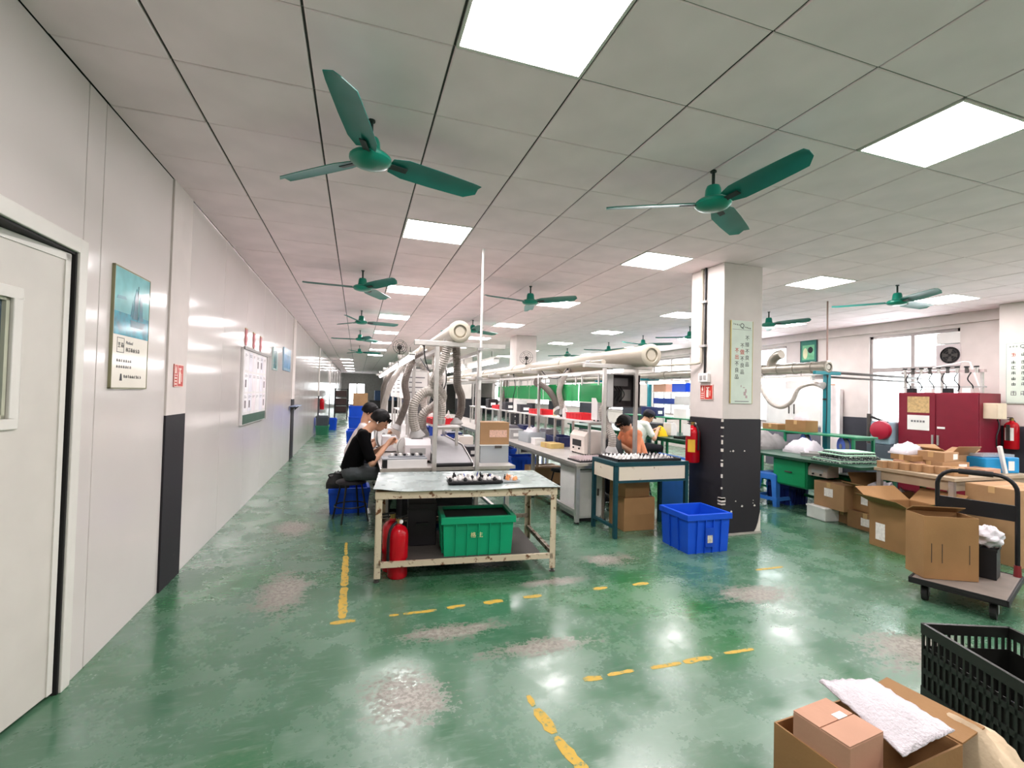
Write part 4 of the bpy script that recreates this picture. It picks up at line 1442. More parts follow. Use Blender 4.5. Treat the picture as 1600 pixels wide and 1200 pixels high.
# ------------------------------------------------------------------ people
class Body:
    def __init__(s):
        s.b = []
    def cap(s, p0, p1, r0, r1, tagname):
        s.b.append((Vector(p0), Vector(p1), r0, r1, tagname))
    def finish(s, name, label, loc, rz, mats, voxel=.011):
        q = M()
        for (p0, p1, r0, r1, t) in s.b:
            q.ball(p0, r0, 14, 9)
            q.ball(p1, r1, 14, 9)
            if (p1 - p0).length > 1e-4:
                q.cyl(p0, p1, r0, r1, 14)
        me = bpy.data.meshes.new(name)
        me.from_pydata(q.v, [], q.f)
        tmp = bpy.data.objects.new('tmp_body', me)
        COL.objects.link(tmp)
        rm = tmp.modifiers.new('r', 'REMESH')
        rm.mode = 'VOXEL'
        rm.voxel_size = voxel
        sm = tmp.modifiers.new('s', 'SMOOTH')
        sm.iterations = 4
        sm.factor = .5
        dg = bpy.context.evaluated_depsgraph_get()
        dg.update()
        res = bpy.data.meshes.new_from_object(tmp.evaluated_get(dg))
        bpy.data.objects.remove(tmp)
        names = list(mats)
        res.materials.clear()
        for n in names:
            res.materials.append(mats[n])
        nf = len(res.polygons)
        C = np.zeros(nf * 3, dtype=np.float32)
        res.polygons.foreach_get('center', C)
        C = C.reshape(-1, 3)
        best = np.full(nf, 1e9)
        idx = np.zeros(nf, dtype=np.int32)
        for (p0, p1, r0, r1, t) in s.b:
            a, d = np.array(p0), np.array(p1 - p0)
            l2 = float(d @ d)
            k = np.zeros(nf) if l2 < 1e-8 else np.clip(((C - a) @ d) / l2, 0, 1)
            dist = np.linalg.norm(C - (a + k[:, None] * d), axis=1) - (r0 + (r1 - r0) * k)
            w = dist < best
            best[w] = dist[w]
            idx[w] = names.index(t)
        res.polygons.foreach_set('material_index', idx)
        res.polygons.foreach_set('use_smooth', np.ones(nf, dtype=bool))
        res.name = name
        o = bpy.data.objects.new(name, res)
        COL.objects.link(o)
        o.location = loc
        o.rotation_euler.z = rz
        tag(o, label, 'person', 'seated workers')
        return o

def seated(label, loc, rz, shirt, trous, head=(.25, 0, 1.13), hpitch=35, neck=(.15, 0, 1.03), hands=((.40, .07, .86), (.40, -.07, .86)),
           elbows=((.20, .25, .70), (.20, -.25, .70)), seat_z=.45, cap_m=None, lean=.1, sleeve=.62, hair=HAIR):
    """seated figure facing +x, origin on the floor under the pelvis"""
    B = Body()
    z = seat_z
    pel = Vector((0, 0, z + .105))
    chest = Vector((lean, 0, z + .40))
    upc = Vector((lean + .03, 0, z + .50))
    B.cap(pel + Vector((0, .07, 0)), pel + Vector((0, -.07, 0)), .115, .115, 'trousers')
    mid = (pel + chest) * .5 + Vector((-.025, 0, 0))
    B.cap(pel + Vector((-.005, .05, .06)), mid + Vector((0, .06, 0)), .118, .112, 'shirt')
    B.cap(pel + Vector((-.005, -.05, .06)), mid + Vector((0, -.06, 0)), .118, .112, 'shirt')
    B.cap(mid + Vector((0, .06, 0)), chest + Vector((0, .075, 0)), .112, .115, 'shirt')
    B.cap(mid + Vector((0, -.06, 0)), chest + Vector((0, -.075, 0)), .112, .115, 'shirt')
    sh = [upc + Vector((-.01, s * .165, .01)) for s in (1, -1)]
    B.cap(sh[0], sh[1], .066, .066, 'shirt')
    B.cap(chest, upc, .11, .085, 'shirt')
    neck = Vector(neck)
    B.cap(upc + Vector((.01, 0, .03)), neck, .062, .05, 'skin')
    head = Vector(head)
    hp = R(hpitch)
    fwd = Vector((math.cos(hp), 0, -math.sin(hp)))
    upv = Vector((math.sin(hp), 0, math.cos(hp)))
    B.cap(neck, head - upv * .04 - fwd * .02, .05, .055, 'skin')
    # skull, jaw, brow, nose, ears
    B.cap(head - fwd * .025 + upv * .03, head + fwd * .012 + upv * .028, .088, .083, 'skin')
    B.cap(head + fwd * .02 - upv * .01, head + fwd * .03 - upv * .07, .066, .042, 'skin')
    B.cap(head + fwd * .068 - upv * .075, head + fwd * .05 - upv * .085, .02, .026, 'skin')
    B.cap(head + fwd * .088 + upv * .01, head + fwd * .106 - upv * .022, .010, .0145, 'skin')
    B.cap(head + fwd * .082 - upv * .052, head + fwd * .078 - upv * .06, .014, .013, 'skin')
    for s in (1, -1):
        e = head + Vector((0, s * .080, 0)) - fwd * .012 - upv * .012
        B.cap(e + upv * .018, e - upv * .016, .014, .010, 'skin')
    for k, s in enumerate((1, -1)):
        el, ha = Vector(elbows[k]), Vector(hands[k])
        cut = sh[k].lerp(el, sleeve)
        B.cap(sh[k], cut, .062, .058, 'shirt')
        B.cap(cut, el, .043, .038, 'skin')
        d = (ha - el).normalized()
        B.cap(el, ha, .039, .026, 'skin')
        # palm and five fingers curled around the work piece
        side = Vector((0, -s, 0))
        side = (side - d * side.dot(d)).normalized()
        dn = d.cross(side).normalized()
        if dn.z > 0:
            dn = -dn
        palm = ha + d * .055
        B.cap(ha + d * .01, palm, .026, .026, 'skin')
        B.cap(ha + d * .03 + side * .022, palm + side * .026, .020, .019, 'skin')
        B.cap(ha + d * .03 - side * .016, palm - side * .024, .020, .018, 'skin')
        for f, (off, ln) in enumerate(((.033, .062), (.011, .072), (-.011, .067), (-.032, .052))):
            b0 = palm + side * off + d * .018
            b1 = b0 + (d * .8 + dn * .45).normalized() * ln * .5
            b2 = b1 + (d * .25 + dn * .95).normalized() * ln * .5
            B.cap(palm + side * off * .7, b0, .013, .0105, 'skin')
            B.cap(b0, b1, .0105, .0095, 'skin')
            B.cap(b1, b2, .0095, .0078, 'skin')
        t0 = ha + d * .03 + side * .03
        t1 = t0 + (side * .75 + d * .6 + dn * .2).normalized() * .036
        t2 = t1 + (d * .9 + dn * .4 - side * .1).normalized() * .03
        B.cap(t0, t1, .015, .012, 'skin')
        B.cap(t1, t2, .012, .009, 'skin')
    for s in (1, -1):
        hip = pel + Vector((.02, s * .09, -.01))
        kn = Vector((.42, s * .13, z + .07))
        an = Vector((.36, s * .13, .085))
        B.cap(hip, kn, .088, .064, 'trousers')
        B.cap(kn, an, .06, .046, 'trousers')
        B.cap(an - Vector((.03, 0, .045)), an + Vector((.14, 0, -.05)), .04, .033, 'shoes')
    o = B.finish('person', label, loc, rz, {'shirt': shirt, 'trousers': trous, 'skin': SKIN, 'shoes': SHOE}, .0085)
    # hair: a cap over the skull built from overlapping locks, open at the face
    q = M()
    n, m_ = 26, 12
    vs, fs = [], []
    for i in range(m_ + 1):
        for j in range(n):
            t = 2 * math.pi * j / n
            ang = abs(math.atan2(math.sin(t), math.cos(t)))
            lo = .30 if ang < .75 else (.55 if ang < 1.25 else .74)
            ph = math.pi * lo * i / m_
            rr = .103 + .004 * math.sin(7 * t + i)
            if i == m_:
                rr -= .012
            v = head - fwd * .012 + upv * .026 + fwd * (rr * 1.08 * math.sin(ph) * math.cos(t)) + Vector((0, 1, 0)) * (rr * .95 * math.sin(ph) * math.sin(t)) + upv * (rr * 1.03 * math.cos(ph))
            vs.append(v)
    for i in range(m_):
        for j in range(n):
            j2 = (j + 1) % n
            fs.append((i * n + j, i * n + j2, (i + 1) * n + j2, (i + 1) * n + j))
    h = q.raw(vs, fs).ob('hair', hair, o, smooth=True)
    sd = h.modifiers.new('thick', 'SOLIDIFY')
    sd.thickness = .014
    sd.offset = -1
    # fringe locks
    q = M()
    for k in range(9):
        t = R(-60 + 15 * k)
        a = head + fwd * (.095 * math.cos(t)) + Vector((0, .088 * math.sin(t), 0)) + upv * .085
        b = head + fwd * (.102 * math.cos(t)) + Vector((0, .094 * math.sin(t), 0)) + upv * (.035 if k % 2 else .045)
        q.cyl(a, b, .018, .005, 7)
    q.ob('fringe', hair, o, smooth=True)
    for s in (1, -1):
        e = head + fwd * .084 + Vector((0, s * .033, 0)) + upv * .004
        M().ball(e, (.008, .012, .006), 10, 6).ob('eye', mat('eye_dark', '#191312', .2, var=0), o, smooth=True)
        M().cyl(e + upv * .022 + Vector((-.002, s * -.014, 0)), e + upv * .024 + Vector((-.006, s * .018, 0)), .0035, .0025, 6).ob('eyebrow', HAIR, o)
    M().bx(-.003, .003, -.02, .02, -.003, .003, Matrix.Translation(head + fwd * .092 - upv * .053) @ Matrix.Rotation(hp, 4, 'Y')).ob('mouth', mat('lips', '#a5645a', .5, var=0), o)
    if cap_m:
        cc = head + upv * .055 - fwd * .005
        T = Matrix.Translation(cc) @ Matrix.Rotation(hp, 4, 'Y')
        cp = M().lathe([(.108, -.01), (.110, .01), (.102, .04), (.08, .066), (.04, .08), (.008, .083)], 22, T).ob('cap', cap_m, o, smooth=True)
        M().prism([(.06, -.075), (.13, -.06), (.165, -.02), (.165, .02), (.13, .06), (.06, .075)], -.012, -.004, T).ob('cap_peak', cap_m, cp)
    return o
w1 = seated('worker in a black T-shirt bent over parts at the left bench', (-.03, 5.60, 0), 0, SHB, TRG, head=(.285, 0, 1.12), hpitch=38, neck=(.17, 0, 1.03),
            hands=((.40, .09, .845), (.38, -.05, .865)), elbows=((.20, .26, .69), (.205, -.25, .665)), lean=.085, sleeve=.80)
M().ball((.255, -.093, 1.10), (.008, .006, .012), 8, 6).ob('earbud', PLASTW, w1, smooth=True)
seated('second worker in pale clothing hidden behind the one in black', (-.03, 6.72, 0), 0, SHP, TRD, head=(.20, 0, 1.17), hpitch=30, neck=(.13, 0, 1.05))
seated('worker in a white shirt and dark cap at the green bench', (5.02, 7.62, 0), 0, SHW, TRD, head=(.24, 0, 1.10), hpitch=30, neck=(.14, 0, 1.02), cap_m=mat('cap_navy', '#2a2838', .7),
       hands=((.42, .08, .84), (.40, -.07, .86)), lean=.06, sleeve=.7)
seated('worker in an orange shirt behind the aluminium posts', (3.72, 5.62, 0), R(180), SHO, TRD, head=(.22, 0, 1.09), hpitch=50, neck=(.15, 0, 1.02), sleeve=.9)
w5 = thing('work_piece', 'small gold part held by the worker in black', 'part', (.425, 5.57, .835))
M().cyl((0, -.03, 0), (0, .03, 0), .016, n=12).ob('barrel', mat('gold_part', '#c9a25a', .3, .6), w5, smooth=True)
M().cyl((0, -.042, 0), (0, -.03, 0), .022, n=12).ob('flange', PLASTW, w5, smooth=True)
# ------------------------------------------------------------------ things on the left line
def machine(name, label, loc, rz, w, d, h, body_m, cat, group='bench machines', slot=True, foot=.015, panel=None):
    """small bench machine: housing on feet with a sloping control panel, vent slot and knobs"""
    t = thing(name, label, cat, loc, rz, group)
    for x in (-w / 2 + .03, w / 2 - .03):
        for y in (-d / 2 + .03, d / 2 - .03):
            M().cyl((x, y, 0), (x, y, foot), .014, n=8).ob('foot', RUBBER, t)
    M().prism([(-d / 2, foot), (d / 2, foot), (d / 2, h), (-d / 2 + .05, h), (-d / 2, h - .06)], -w / 2, w / 2,
              Matrix(((0, 0, 1, 0), (1, 0, 0, 0), (0, 1, 0, 0), (0, 0, 0, 1)))).ob('housing', body_m, t, bevel=.005)
    M().bx(-w * .3, w * .3, -d / 2 - .004, -d / 2, h * .35, h * .62).ob('control_panel', panel or PLASTG, t)
    if slot:
        M().bx(-w * .25, w * .2, -d / 2 + .06, -d / 2 + .11, h - .002, h + .006).ob('vent', DSTEEL, t)
    for x in (-w * .2, w * .2):
        M().cyl((x, -d / 2 - .004, h * .25), (x, -d / 2 - .018, h * .25), .012, n=10).ob('knob', BLACKP, t, smooth=True)
    return t
MW = mat('machine_offwhite', '#dcd5d6', .4, var=.04)
MC = mat('machine_cream', '#e6dbd2', .4, var=.04)
machine('solder_station', 'pale grey metal box machine at the front of the left bench', (.635, 5.16, .715), R(-3), .27, .24, .24, MW, 'machine')
wp = thing('bench_plate', 'white tilted plate at the front corner of the left bench', 'plate', (.50, 4.88, .70))
M().bx(-.20, .19, -.12, .1, 0, .085).ob('plate', TOPW, wp, bevel=.003)
M().bx(-.25, .19, -.115, .1, .085, .095).ob('grey_lid', mat('grey_mat2', '#85888c', .5), wp)
M().bx(-.24, -.2, -.1, .1, 0, .085).ob('dark_side', BLACKP, wp)
M().bx(-.18, .18, -.02, .1, .095, .105).ob('mat', mat('grey_mat2', '#85888c', .5), wp)
for k in range(8):
    M().bx(-.16 + .042 * k, -.135 + .042 * k, .02, .09, .105, .125).ob('clip', BLACKP if k % 2 else PLASTW, wp)
def reel(label, loc, rz, r, w=.035, m=PLASTW, group='reels on the benches'):
    t = thing('component_reel', label, 'reel', loc, rz, group)
    T = Matrix.Translation((0, 0, r + .01)) @ Matrix.Rotation(R(90), 4, 'X')
    for s in (-1, 1):
        M().lathe([(r * .28, s * w / 2), (r, s * w / 2), (r, s * (w / 2 + .004)), (r * .28, s * (w / 2 + .004))], 28, T).ob('flange', m, t, smooth=True)
    M().lathe([(r * .86, -w / 2), (r * .9, 0), (r * .86, w / 2)], 28, T).ob('wound_tape', PLASTG, t, smooth=True)
    M().lathe([(r * .3, -w / 2 - .01), (r * .3, w / 2 + .01)], 18, T).ob('hub', PLASTG, t, smooth=True)
    M().bx(-r * .4, r * .4, -.05, .05, 0, .012).ob('stand', DSTEEL, t)
    return t
reel('large white reel standing in front of the worker in black', (.54, 5.55, .70), R(35), .115)
reel('white reel leaning beside the second worker', (.33, 6.55, .70), R(60), .15)
reel('white reel further along the left bench', (.45, 8.0, .70), R(30), .12)
def bottle(label, loc, m=PLASTW, h=.16, r=.03, group='bottles on the benches'):
    t = thing('squeeze_bottle', label, 'bottle', loc, group=group)
    M().lathe([(r * .95, 0), (r, .01), (r, h * .6), (r * .5, h * .72), (r * .35, h * .74)], 16).ob('body', m, t, smooth=True)
    M().lathe([(r * .45, h * .74), (r * .45, h * .82), (r * .12, h), (r * .06, h)], 12).ob('nozzle', m, t, smooth=True)
    return t
bottle('white squeeze bottle behind the pale machine on the left bench', (.66, 5.42, .70), h=.2)
bottle('white squeeze bottle on the raised left shelf', (1.05, 5.6, 1.09))
def red_tray(label, loc, rz=0., w=.26, d=.40, h=.06, m=REDP, group='red trays'):
    t = thing('plastic_tray', label, 'tray', loc, rz, group)
    q = M().bx(-w / 2 + .01, w / 2 - .01, -d / 2 + .01, d / 2 - .01, 0, .004)
    for (a, b, c, e) in ((-w / 2, w / 2, -d / 2, -d / 2 + .008), (-w / 2, w / 2, d / 2 - .008, d / 2), (-w / 2, -w / 2 + .008, -d / 2, d / 2), (w / 2 - .008, w / 2, -d / 2, d / 2)):
        q.bx(a, b, c, e, 0, h)
    q.ob('tray_body', m, t)
    q = M()
    for (a, b, c, e) in ((-w / 2 - .008, w / 2 + .008, -d / 2 - .008, -d / 2), (-w / 2 - .008, w / 2 + .008, d / 2, d / 2 + .008), (-w / 2 - .008, -w / 2, -d / 2, d / 2), (w / 2, w / 2 + .008, -d / 2, d / 2)):
        q.bx(a, b, c, e, h - .012, h)
    q.ob('rim', m, t)
    for k in range(4):
        M().bx(-w / 2 - .004, -w / 2, -d / 2 + d * (k + .7) / 5, -d / 2 + d * (k + 1.1) / 5, .006, h - .014).ob('rib', m, t)
    return t
red_tray('red tray on the raised shelf behind the left front post', (.94, 5.62, 1.09), R(4), .24, .34, .07)
red_tray('second red tray on the raised shelf of the left line', (.97, 6.35, 1.09), R(-3), .24, .34, .06)
red_tray('red tray on the raised middle shelf, closest to the control box', (2.99, 5.88, 1.14), R(2), .28, .46, .085)
red_tray('red tray on the raised middle shelf, second from the control box', (2.99, 7.35, 1.14), 0, .28, .62, .08)
red_tray('red tray on the raised middle shelf, third from the control box', (2.99, 9.75, 1.14), R(-2), .28, .62, .08)
sh_ = thing('lamp_head', 'pale funnel hood under the straight grey hose', 'hood', (1.12, 5.5, 1.092))
M().lathe([(.085, 0), (.09, .012), (.06, .05), (.045, .075)], 18).ob('funnel', PLASTG, sh_, smooth=True)
for k, (x, y, lab) in enumerate(((.42, 6.15, 'off-white machine beside the large reel'), (.5, 7.1, 'off-white machine past the second worker'), (.45, 8.8, 'off-white machine far along the left line'), (1.35, 6.1, 'pale machine on the inner side of the left line'), (1.35, 7.6, 'second pale machine on the inner side of the left line'))):
    machine('bench_machine', lab, (x, y, .70), R(90 if x < 1 else -90), .24, .22, .2 + .03 * (k % 3), (MW, MC)[k % 2], 'machine')
# blue bins hung under the left shelf, dark tool tray, white hanging sheets
for k, (x, y, lab) in enumerate(((.80, 6.2, 'dark blue bin under the raised left shelf'), (1.26, 6.55, 'blue bin on the inner side of the left line'), (1.30, 8.4, 'blue bin further along the inner left line'))):
    red_tray(lab, (x, y, .70), 0, .2, .3, .16, mat('bin_blue', '#1f3f9a', .4), 'blue bins')
for k in range(4):
    s = thing('hanging_sheet', 'white instruction sheet hung over the left benches, %s from the front' % ORD[k], 'sheet', (.80, 6.75 + 1.05 * k, 1.36), group='instruction sheets')
    M().bx(-.15, .15, -.003, .003, 0, .40).ob('board', PAPER, s)
    M().bx(-.15, .15, -.006, .006, .39, .41).ob('clip_bar', ALU, s)
    for x in (-.1, .1):
        M().cyl((x, 0, .41), (x, 0, .50), .003, n=5).ob('hanger', DSTEEL, s)
    for j in range(4):
        M().bx(-.11, .11 - .04 * (j % 2), -.0042, -.003, .3 - .07 * j, .315 - .07 * j).ob('print_line', INKG, s)
# round desk lamps / fans clamped on the frames
def clamp_fan(label, loc, rz, r=.10):
    t = thing('clip_fan', label, 'fan', loc, rz, 'clip fans on the frames')
    T = Matrix.Translation((0, 0, .12)) @ Matrix.Rotation(R(80), 4, 'X')
    for k in range(3):
        pts = [(r * (1 - .28 * k) * math.cos(R(20 * j)), r * (1 - .28 * k) * math.sin(R(20 * j)), .02 * (k > 0)) for j in range(18)]
        M().tube(pts, .004, 5, T, True).ob('guard_ring', DSTEEL, t)
    for j in range(6):
        c, s_ = math.cos(R(60 * j)), math.sin(R(60 * j))
        M().tube([(0, 0, .03), (c * r, s_ * r, 0)], .003, 5, T).ob('guard_spoke', DSTEEL, t)
    M().lathe([(.03, -.06), (.035, -.03), (.03, .0)], 12, T).ob('motor', BLACKP, t, smooth=True)
    M().cyl((0, .02, .12), (0, .03, 0), .008, n=6).ob('stem', BLACKP, t)
    M().bx(-.02, .02, .0, .05, -.02, .01).ob('clamp', BLACKP, t)
    return t
clamp_fan('small dark clip fan on the left frame behind the tube light', (.55, 6.72, 1.97), R(10))
clamp_fan('dark clip fan standing on top of the thick middle duct', (3.12, 8.6, 2.07), R(-30), .13)

# ------------------------------------------------------------------ things on the middle line
t = thing('parts_tray', 'white pin tray on the near end of the middle bench', 'tray', (2.62, 4.98, .70), R(3))
M().bx(-.2, .2, -.15, .15, 0, .018).ob('tray_body', BLACKP, t, bevel=.003)
q = M()
for i in range(12):
    for j in range(8):
        q.cyl((-.18 + .033 * i, -.125 + .036 * j, .018), (-.18 + .033 * i, -.125 + .036 * j, .05), .006, n=5)
q.ob('pins', mat('pin_pink', '#e8d5d6', .4), t)['kind'] = 'stuff'
machine('press_machine', 'large white machine with black panel beside the near middle posts', (2.95, 5.62, .70), R(-90), .42, .34, .30, MC, 'machine', panel=BLACKP)
M_ = machine('bench_machine', 'tall white dispenser on the raised shelf by the control box', (3.0, 5.42, 1.14), 0, .16, .16, .30, PLASTW, 'machine', panel=BLACKP)
t = thing('storage_bin', 'clear plastic bin standing on the middle bench', 'bin', (2.72, 7.15, .70), R(4))
q = M()
for (a, b, c, d) in ((-.15, .15, -.2, -.195), (-.15, .15, .195, .2), (-.15, -.145, -.195, .195), (.145, .15, -.195, .195)):
    q.bx(a, b, c, d, .004, .17)
q.bx(-.15, .15, -.2, .2, 0, .004)
q.ob('bin_wall', CLEARP, t)
bumpy('bags', FILM, t, .28, .38, .16, .08, 7, .006)
carton('flat yellowish box on the middle bench by the post', (2.72, 6.3, .70), R(8), .22, .3, .07, mat('box_yellow', '#c9b070', .7))
for k, (x, y, lab) in enumerate(((2.72, 8.2, 'dark machine on the middle bench past the clear bin'), (2.70, 9.3, 'dark machine on the middle bench beyond the others'), (3.1, 7.3, 'machine under the raised middle shelf'))):
    machine('bench_machine', lab, (x, y, .70), R(90), .26, .24, .2, mat('machine_grey', '#7d7a80', .4), 'machine')
for k, (y, lab) in enumerate(((6.6, 'dark blue bin under the raised middle shelf, front one'), (8.0, 'dark blue bin under the raised middle shelf, back one'))):
    red_tray(lab, (3.0, y, .70), 0, .3, .5, .14, mat('bin_navy', '#27305e', .4), 'blue bins')
bottle('white bottle on the raised middle shelf beside the red trays', (2.9, 6.28, 1.14), h=.2, r=.035)
bottle('pale bottle between the red trays on the middle shelf', (2.95, 6.75, 1.14), mat('bottle_cream', '#e8d7b0', .4), h=.17)
machine('bench_machine', 'small dark meter on the raised middle shelf', (2.98, 6.5, 1.14), 0, .12, .12, .12, BLACKP, 'machine', slot=False)
crate('blue crate on the floor under the middle bench', (2.85, 8.0, 0), 0, .5, .4, .36, BLUE, 'plastic crates', 4)
crate('second blue crate on the floor under the middle bench', (2.85, 9.2, 0), 0, .5, .4, .36, BLUE, 'plastic crates', 4)
carton('carton on the floor under the inner left bench', (1.2, 8.2, 0), R(5), .45, .4, .35, CARD)
# dark backpack on the seat side
t = thing('black_bag', 'black bag on the bench between the aluminium posts', 'bag', (3.12, 5.28, .70), R(20))
bumpy('bag_body', BLACKP, t, .2, .18, .2, .1, 8, 0.0)
M().tube(spline([(-.05, 0, .2), (-.04, 0, .27), (.04, 0, .27), (.05, 0, .2)], 6), .007, 6).ob('handle', BLACKP, t, smooth=True)

# ------------------------------------------------------------------ right line: green bench
t = thing('garment_stack', 'folded stack of dark green patterned cloths on the green bench', 'cloth stack', (5.86, 4.25, .72), R(-10))
CL = [worn('cloth_dark', '#26302f', '#c6d6c8', .52, 55, .85), mat('cloth_mint', '#a9d3b9', .85, var=.1), worn('cloth_grey', '#4a5453', '#d3dcd3', .55, 60, .85), worn('cloth_black', '#1d2424', '#a9bdb0', .56, 60, .85)]
for k in range(8):
    ww, dd = .62 - .03 * k + random.uniform(-.03, .03), .44 - .015 * k + random.uniform(-.02, .02)
    ox, oy = random.uniform(-.03, .03), random.uniform(-.02, .02)
    M().bx(-ww / 2 + ox, ww / 2 + ox, -dd / 2 + oy, dd / 2 + oy, .017 * k, .017 * k + .016).ob('folded_cloth', CL[1] if k in (5, 7) else CL[k % 4], t, bevel=.008)
machine('motor_box', 'beige motor box under the edge of the green bench', (5.66, 4.42, .50), R(-90), .26, .2, .17, mat('motor_beige', '#a89c90', .5), 'machine', slot=False)
for nm, (x, y, z0, z1), lab in (('drawer_cabinet', (5.56, 4.82, .32, .685), 'green drawer unit under the green bench beside the blue crate'), ('drawer_cabinet', (6.12, 4.4, .10, .5), 'green lower cabinet beneath the beige motor box')):
    d_ = thing(nm, lab, 'drawer unit', (x, y, z0), group='green drawer units')
    M().bx(0, .45, -.26, .26, 0, z1 - z0).ob('body', GREENP, d_, bevel=.004)
    M().bx(-.015, 0, -.24, .24, .02, z1 - z0 - .02).ob('drawer_front', mat('green_bright', '#12935a', .4), d_, bevel=.003)
    M().bx(-.035, -.015, -.05, .05, (z1 - z0) * .5, (z1 - z0) * .5 + .015).ob('handle', DSTEEL, d_)
M().bx(-.0, .05, -.2, -.16, -.10, 0).ob('leg', GREENP, d_)
crate('dark blue crate on the floor under the green bench', (5.95, 5.18, 0), R(3), .42, .36, .28, mat('crate_navy', '#1f2f78', .4), 'plastic crates', 6)
carton('small brown carton on the dark blue crate under the green bench', (5.92, 5.15, .28), R(12), .2, .22, .12, CARD2)
carton('beige carton on a shelf under the green bench', (5.98, 5.12, .40), R(3), .3, .26, .16, mat('box_beige', '#d6c6a2', .7))
carton('brown carton on the green raised shelf by the teal post', (6.48, 5.42, 1.0), R(2), .26, .34, .17, CARD2)
bx_ = thing('plastic_wrap', 'white crumpled wrap lying on the carton by the teal post', 'wrap', (6.48, 5.42, 1.172))
bumpy('wrap', FILM, bx_, .14, .16, .08, .05, 10, 0.0, 1)
carton('low brown carton on the green raised shelf, left of the taller one', (6.48, 5.88, 1.0), R(-2), .24, .3, .09, CARD2)
t = thing('grey_cloth', 'grey cloth heap on the green bench beside the pillar', 'cloth', (6.1, 5.75, .72))
bumpy('heap', mat('cloth_heap', '#8b8988', .85, var=.2, bump=.5, bs=10), t, .6, .5, .16, .11, 16, 0.0, 2)
t = thing('plastic_wrap', 'white plastic sheet heaped on the green bench', 'wrap', (6.15, 5.1, .72))
bumpy('heap', FILM, t, .4, .36, .13, .09, 14, 0.0, 1)
red_tray('grey tool tray on the green bench behind the cloth stack', (5.98, 4.72, .72), R(30), .3, .4, .05, PLASTG, 'tool trays')
reel('blue wire spool on the green bench right of the teal post', (6.42, 4.72, .72), R(60), .12, .06, mat('spool_blue', '#5a78dd', .4))
reel('blue wire spool on the green bench left of the teal post', (6.42, 5.3, .72), R(60), .12, .06, mat('spool_blue', '#5a78dd', .4))
# stool-side pedestal fan by the pillar
t = thing('desk_fan', 'dark grey desk fan on the green bench edge beside the pillar', 'fan', (5.60, 5.55, .72), R(20))
M().lathe([(.10, 0), (.1, .015), (.03, .03), (.014, .04), (.012, .22)], 18).ob('base', BLACKP, t, smooth=True)
T = Matrix.Translation((0, 0, .32)) @ Matrix.Rotation(R(85), 4, 'X')
for k in range(4):
    r_ = .15 - .035 * k
    M().tube([(r_ * math.cos(R(18 * j)), r_ * math.sin(R(18 * j)), .03 * (k > 0)) for j in range(20)], .004, 5, T, True).ob('guard_ring', PLASTG, t)
for k in range(3):
    M().prism([(.02, -.02), (.12, -.055), (.13, .03), (.02, .02)], -.004, 0, T @ Matrix.Rotation(R(120 * k), 4, 'Z')).ob('blade', PLASTG, t)
M().lathe([(.05, -.1), (.055, -.05), (.04, .02), (.02, .03)], 16, T).ob('motor', BLACKP, t, smooth=True)
# worker-in-white's place
machine('sewing_machine', 'white machine on the green bench in front of the worker in white', (5.85, 7.75, .72), R(100), .2, .16, .26, PLASTW, 'machine', panel=BLACKP)
t = thing('yellow_cloth', 'yellow cloth in front of the worker in white', 'cloth', (5.62, 7.75, .72))
bumpy('heap', mat('cloth_yellow', '#e9c21f', .8), t, .22, .2, .1, .08, 8, 0.0)
red_tray('dark tray of white parts on the green bench', (5.75, 7.05, .72), R(5), .3, .5, .04, BLACKP, 'tool trays')
# rack with blue and white boxes behind the worker in white
rk = thing('storage_rack', 'white rack of boxes behind the worker in white', 'rack', (7.3, 8.4, 0))
for x in (0, .5):
    for y in (0, 2.2):
        M().bx(x - .02, x + .02, y - .02, y + .02, 0, 1.95).ob('upright', ALU, rk)
for z in (.4, 1.0, 1.32, 1.62):
    M().bx(-.02, .52, -.02, 2.22, z - .02, z).ob('shelf_board', TOPW, rk)
for k, (y, z, w_, h_, mm, lab) in enumerate(((.35, 1.62, .5, .22, BLUES, 'blue box on the top rack shelf'), (1.0, 1.62, .5, .22, BLUE, 'deeper blue box on the top rack shelf'), (.7, 1.32, .9, .2, PLASTW, 'white box on the middle rack shelf'),
                                     (1.75, 1.62, .5, .2, CARDP, 'pinkish carton on the top rack shelf'), (1.7, 1.32, .6, .14, mat('bin_blue', '#1f3f9a', .4), 'low blue box on the middle rack shelf'), (.6, 1.0, .9, .16, PLASTW, 'white box on the lower rack shelf'))):
    carton(lab, (7.5, 8.4 + y, z), R(90), w_, .36, h_, mm, tape=False, group='boxes on the rack')
# white cabinet and board against the window wall
cb2 = thing('metal_locker', 'tall white cabinet against the window wall behind the green bench', 'cabinet', (8.85, 7.45, 0))
M().bx(-.2, .38, -.65, .65, .05, 1.72).ob('body', PLASTW, cb2, bevel=.005)
for s in (-1, 1):
    dd_ = M().bx(-.215, -.2, min(s * .01, s * .64), max(s * .01, s * .64), .98, 1.68).ob('door', PLASTW, cb2, bevel=.004)
    M().bx(-.235, -.215, s * .06 - .008, s * .06 + .008, 1.2, 1.4).ob('handle', DSTEEL, dd_)
M().bx(-.215, -.2, -.64, .64, .08, .96).ob('lower_door', mat('cab_grey', '#6b6a76', .5), cb2)
t = thing('white_roll', 'tall white roll standing upright by the window', 'roll', (8.6, 6.55, 0))
M().cyl((0, 0, 0), (0, 0, 1.78), .12, n=24).ob('roll', mat('roll_pinkwhite', '#f1e6e6', .5), t, smooth=True)
M().cyl((0, 0, 1.78), (0, 0, 1.80), .045, n=16).ob('core', CARD, t, smooth=True)
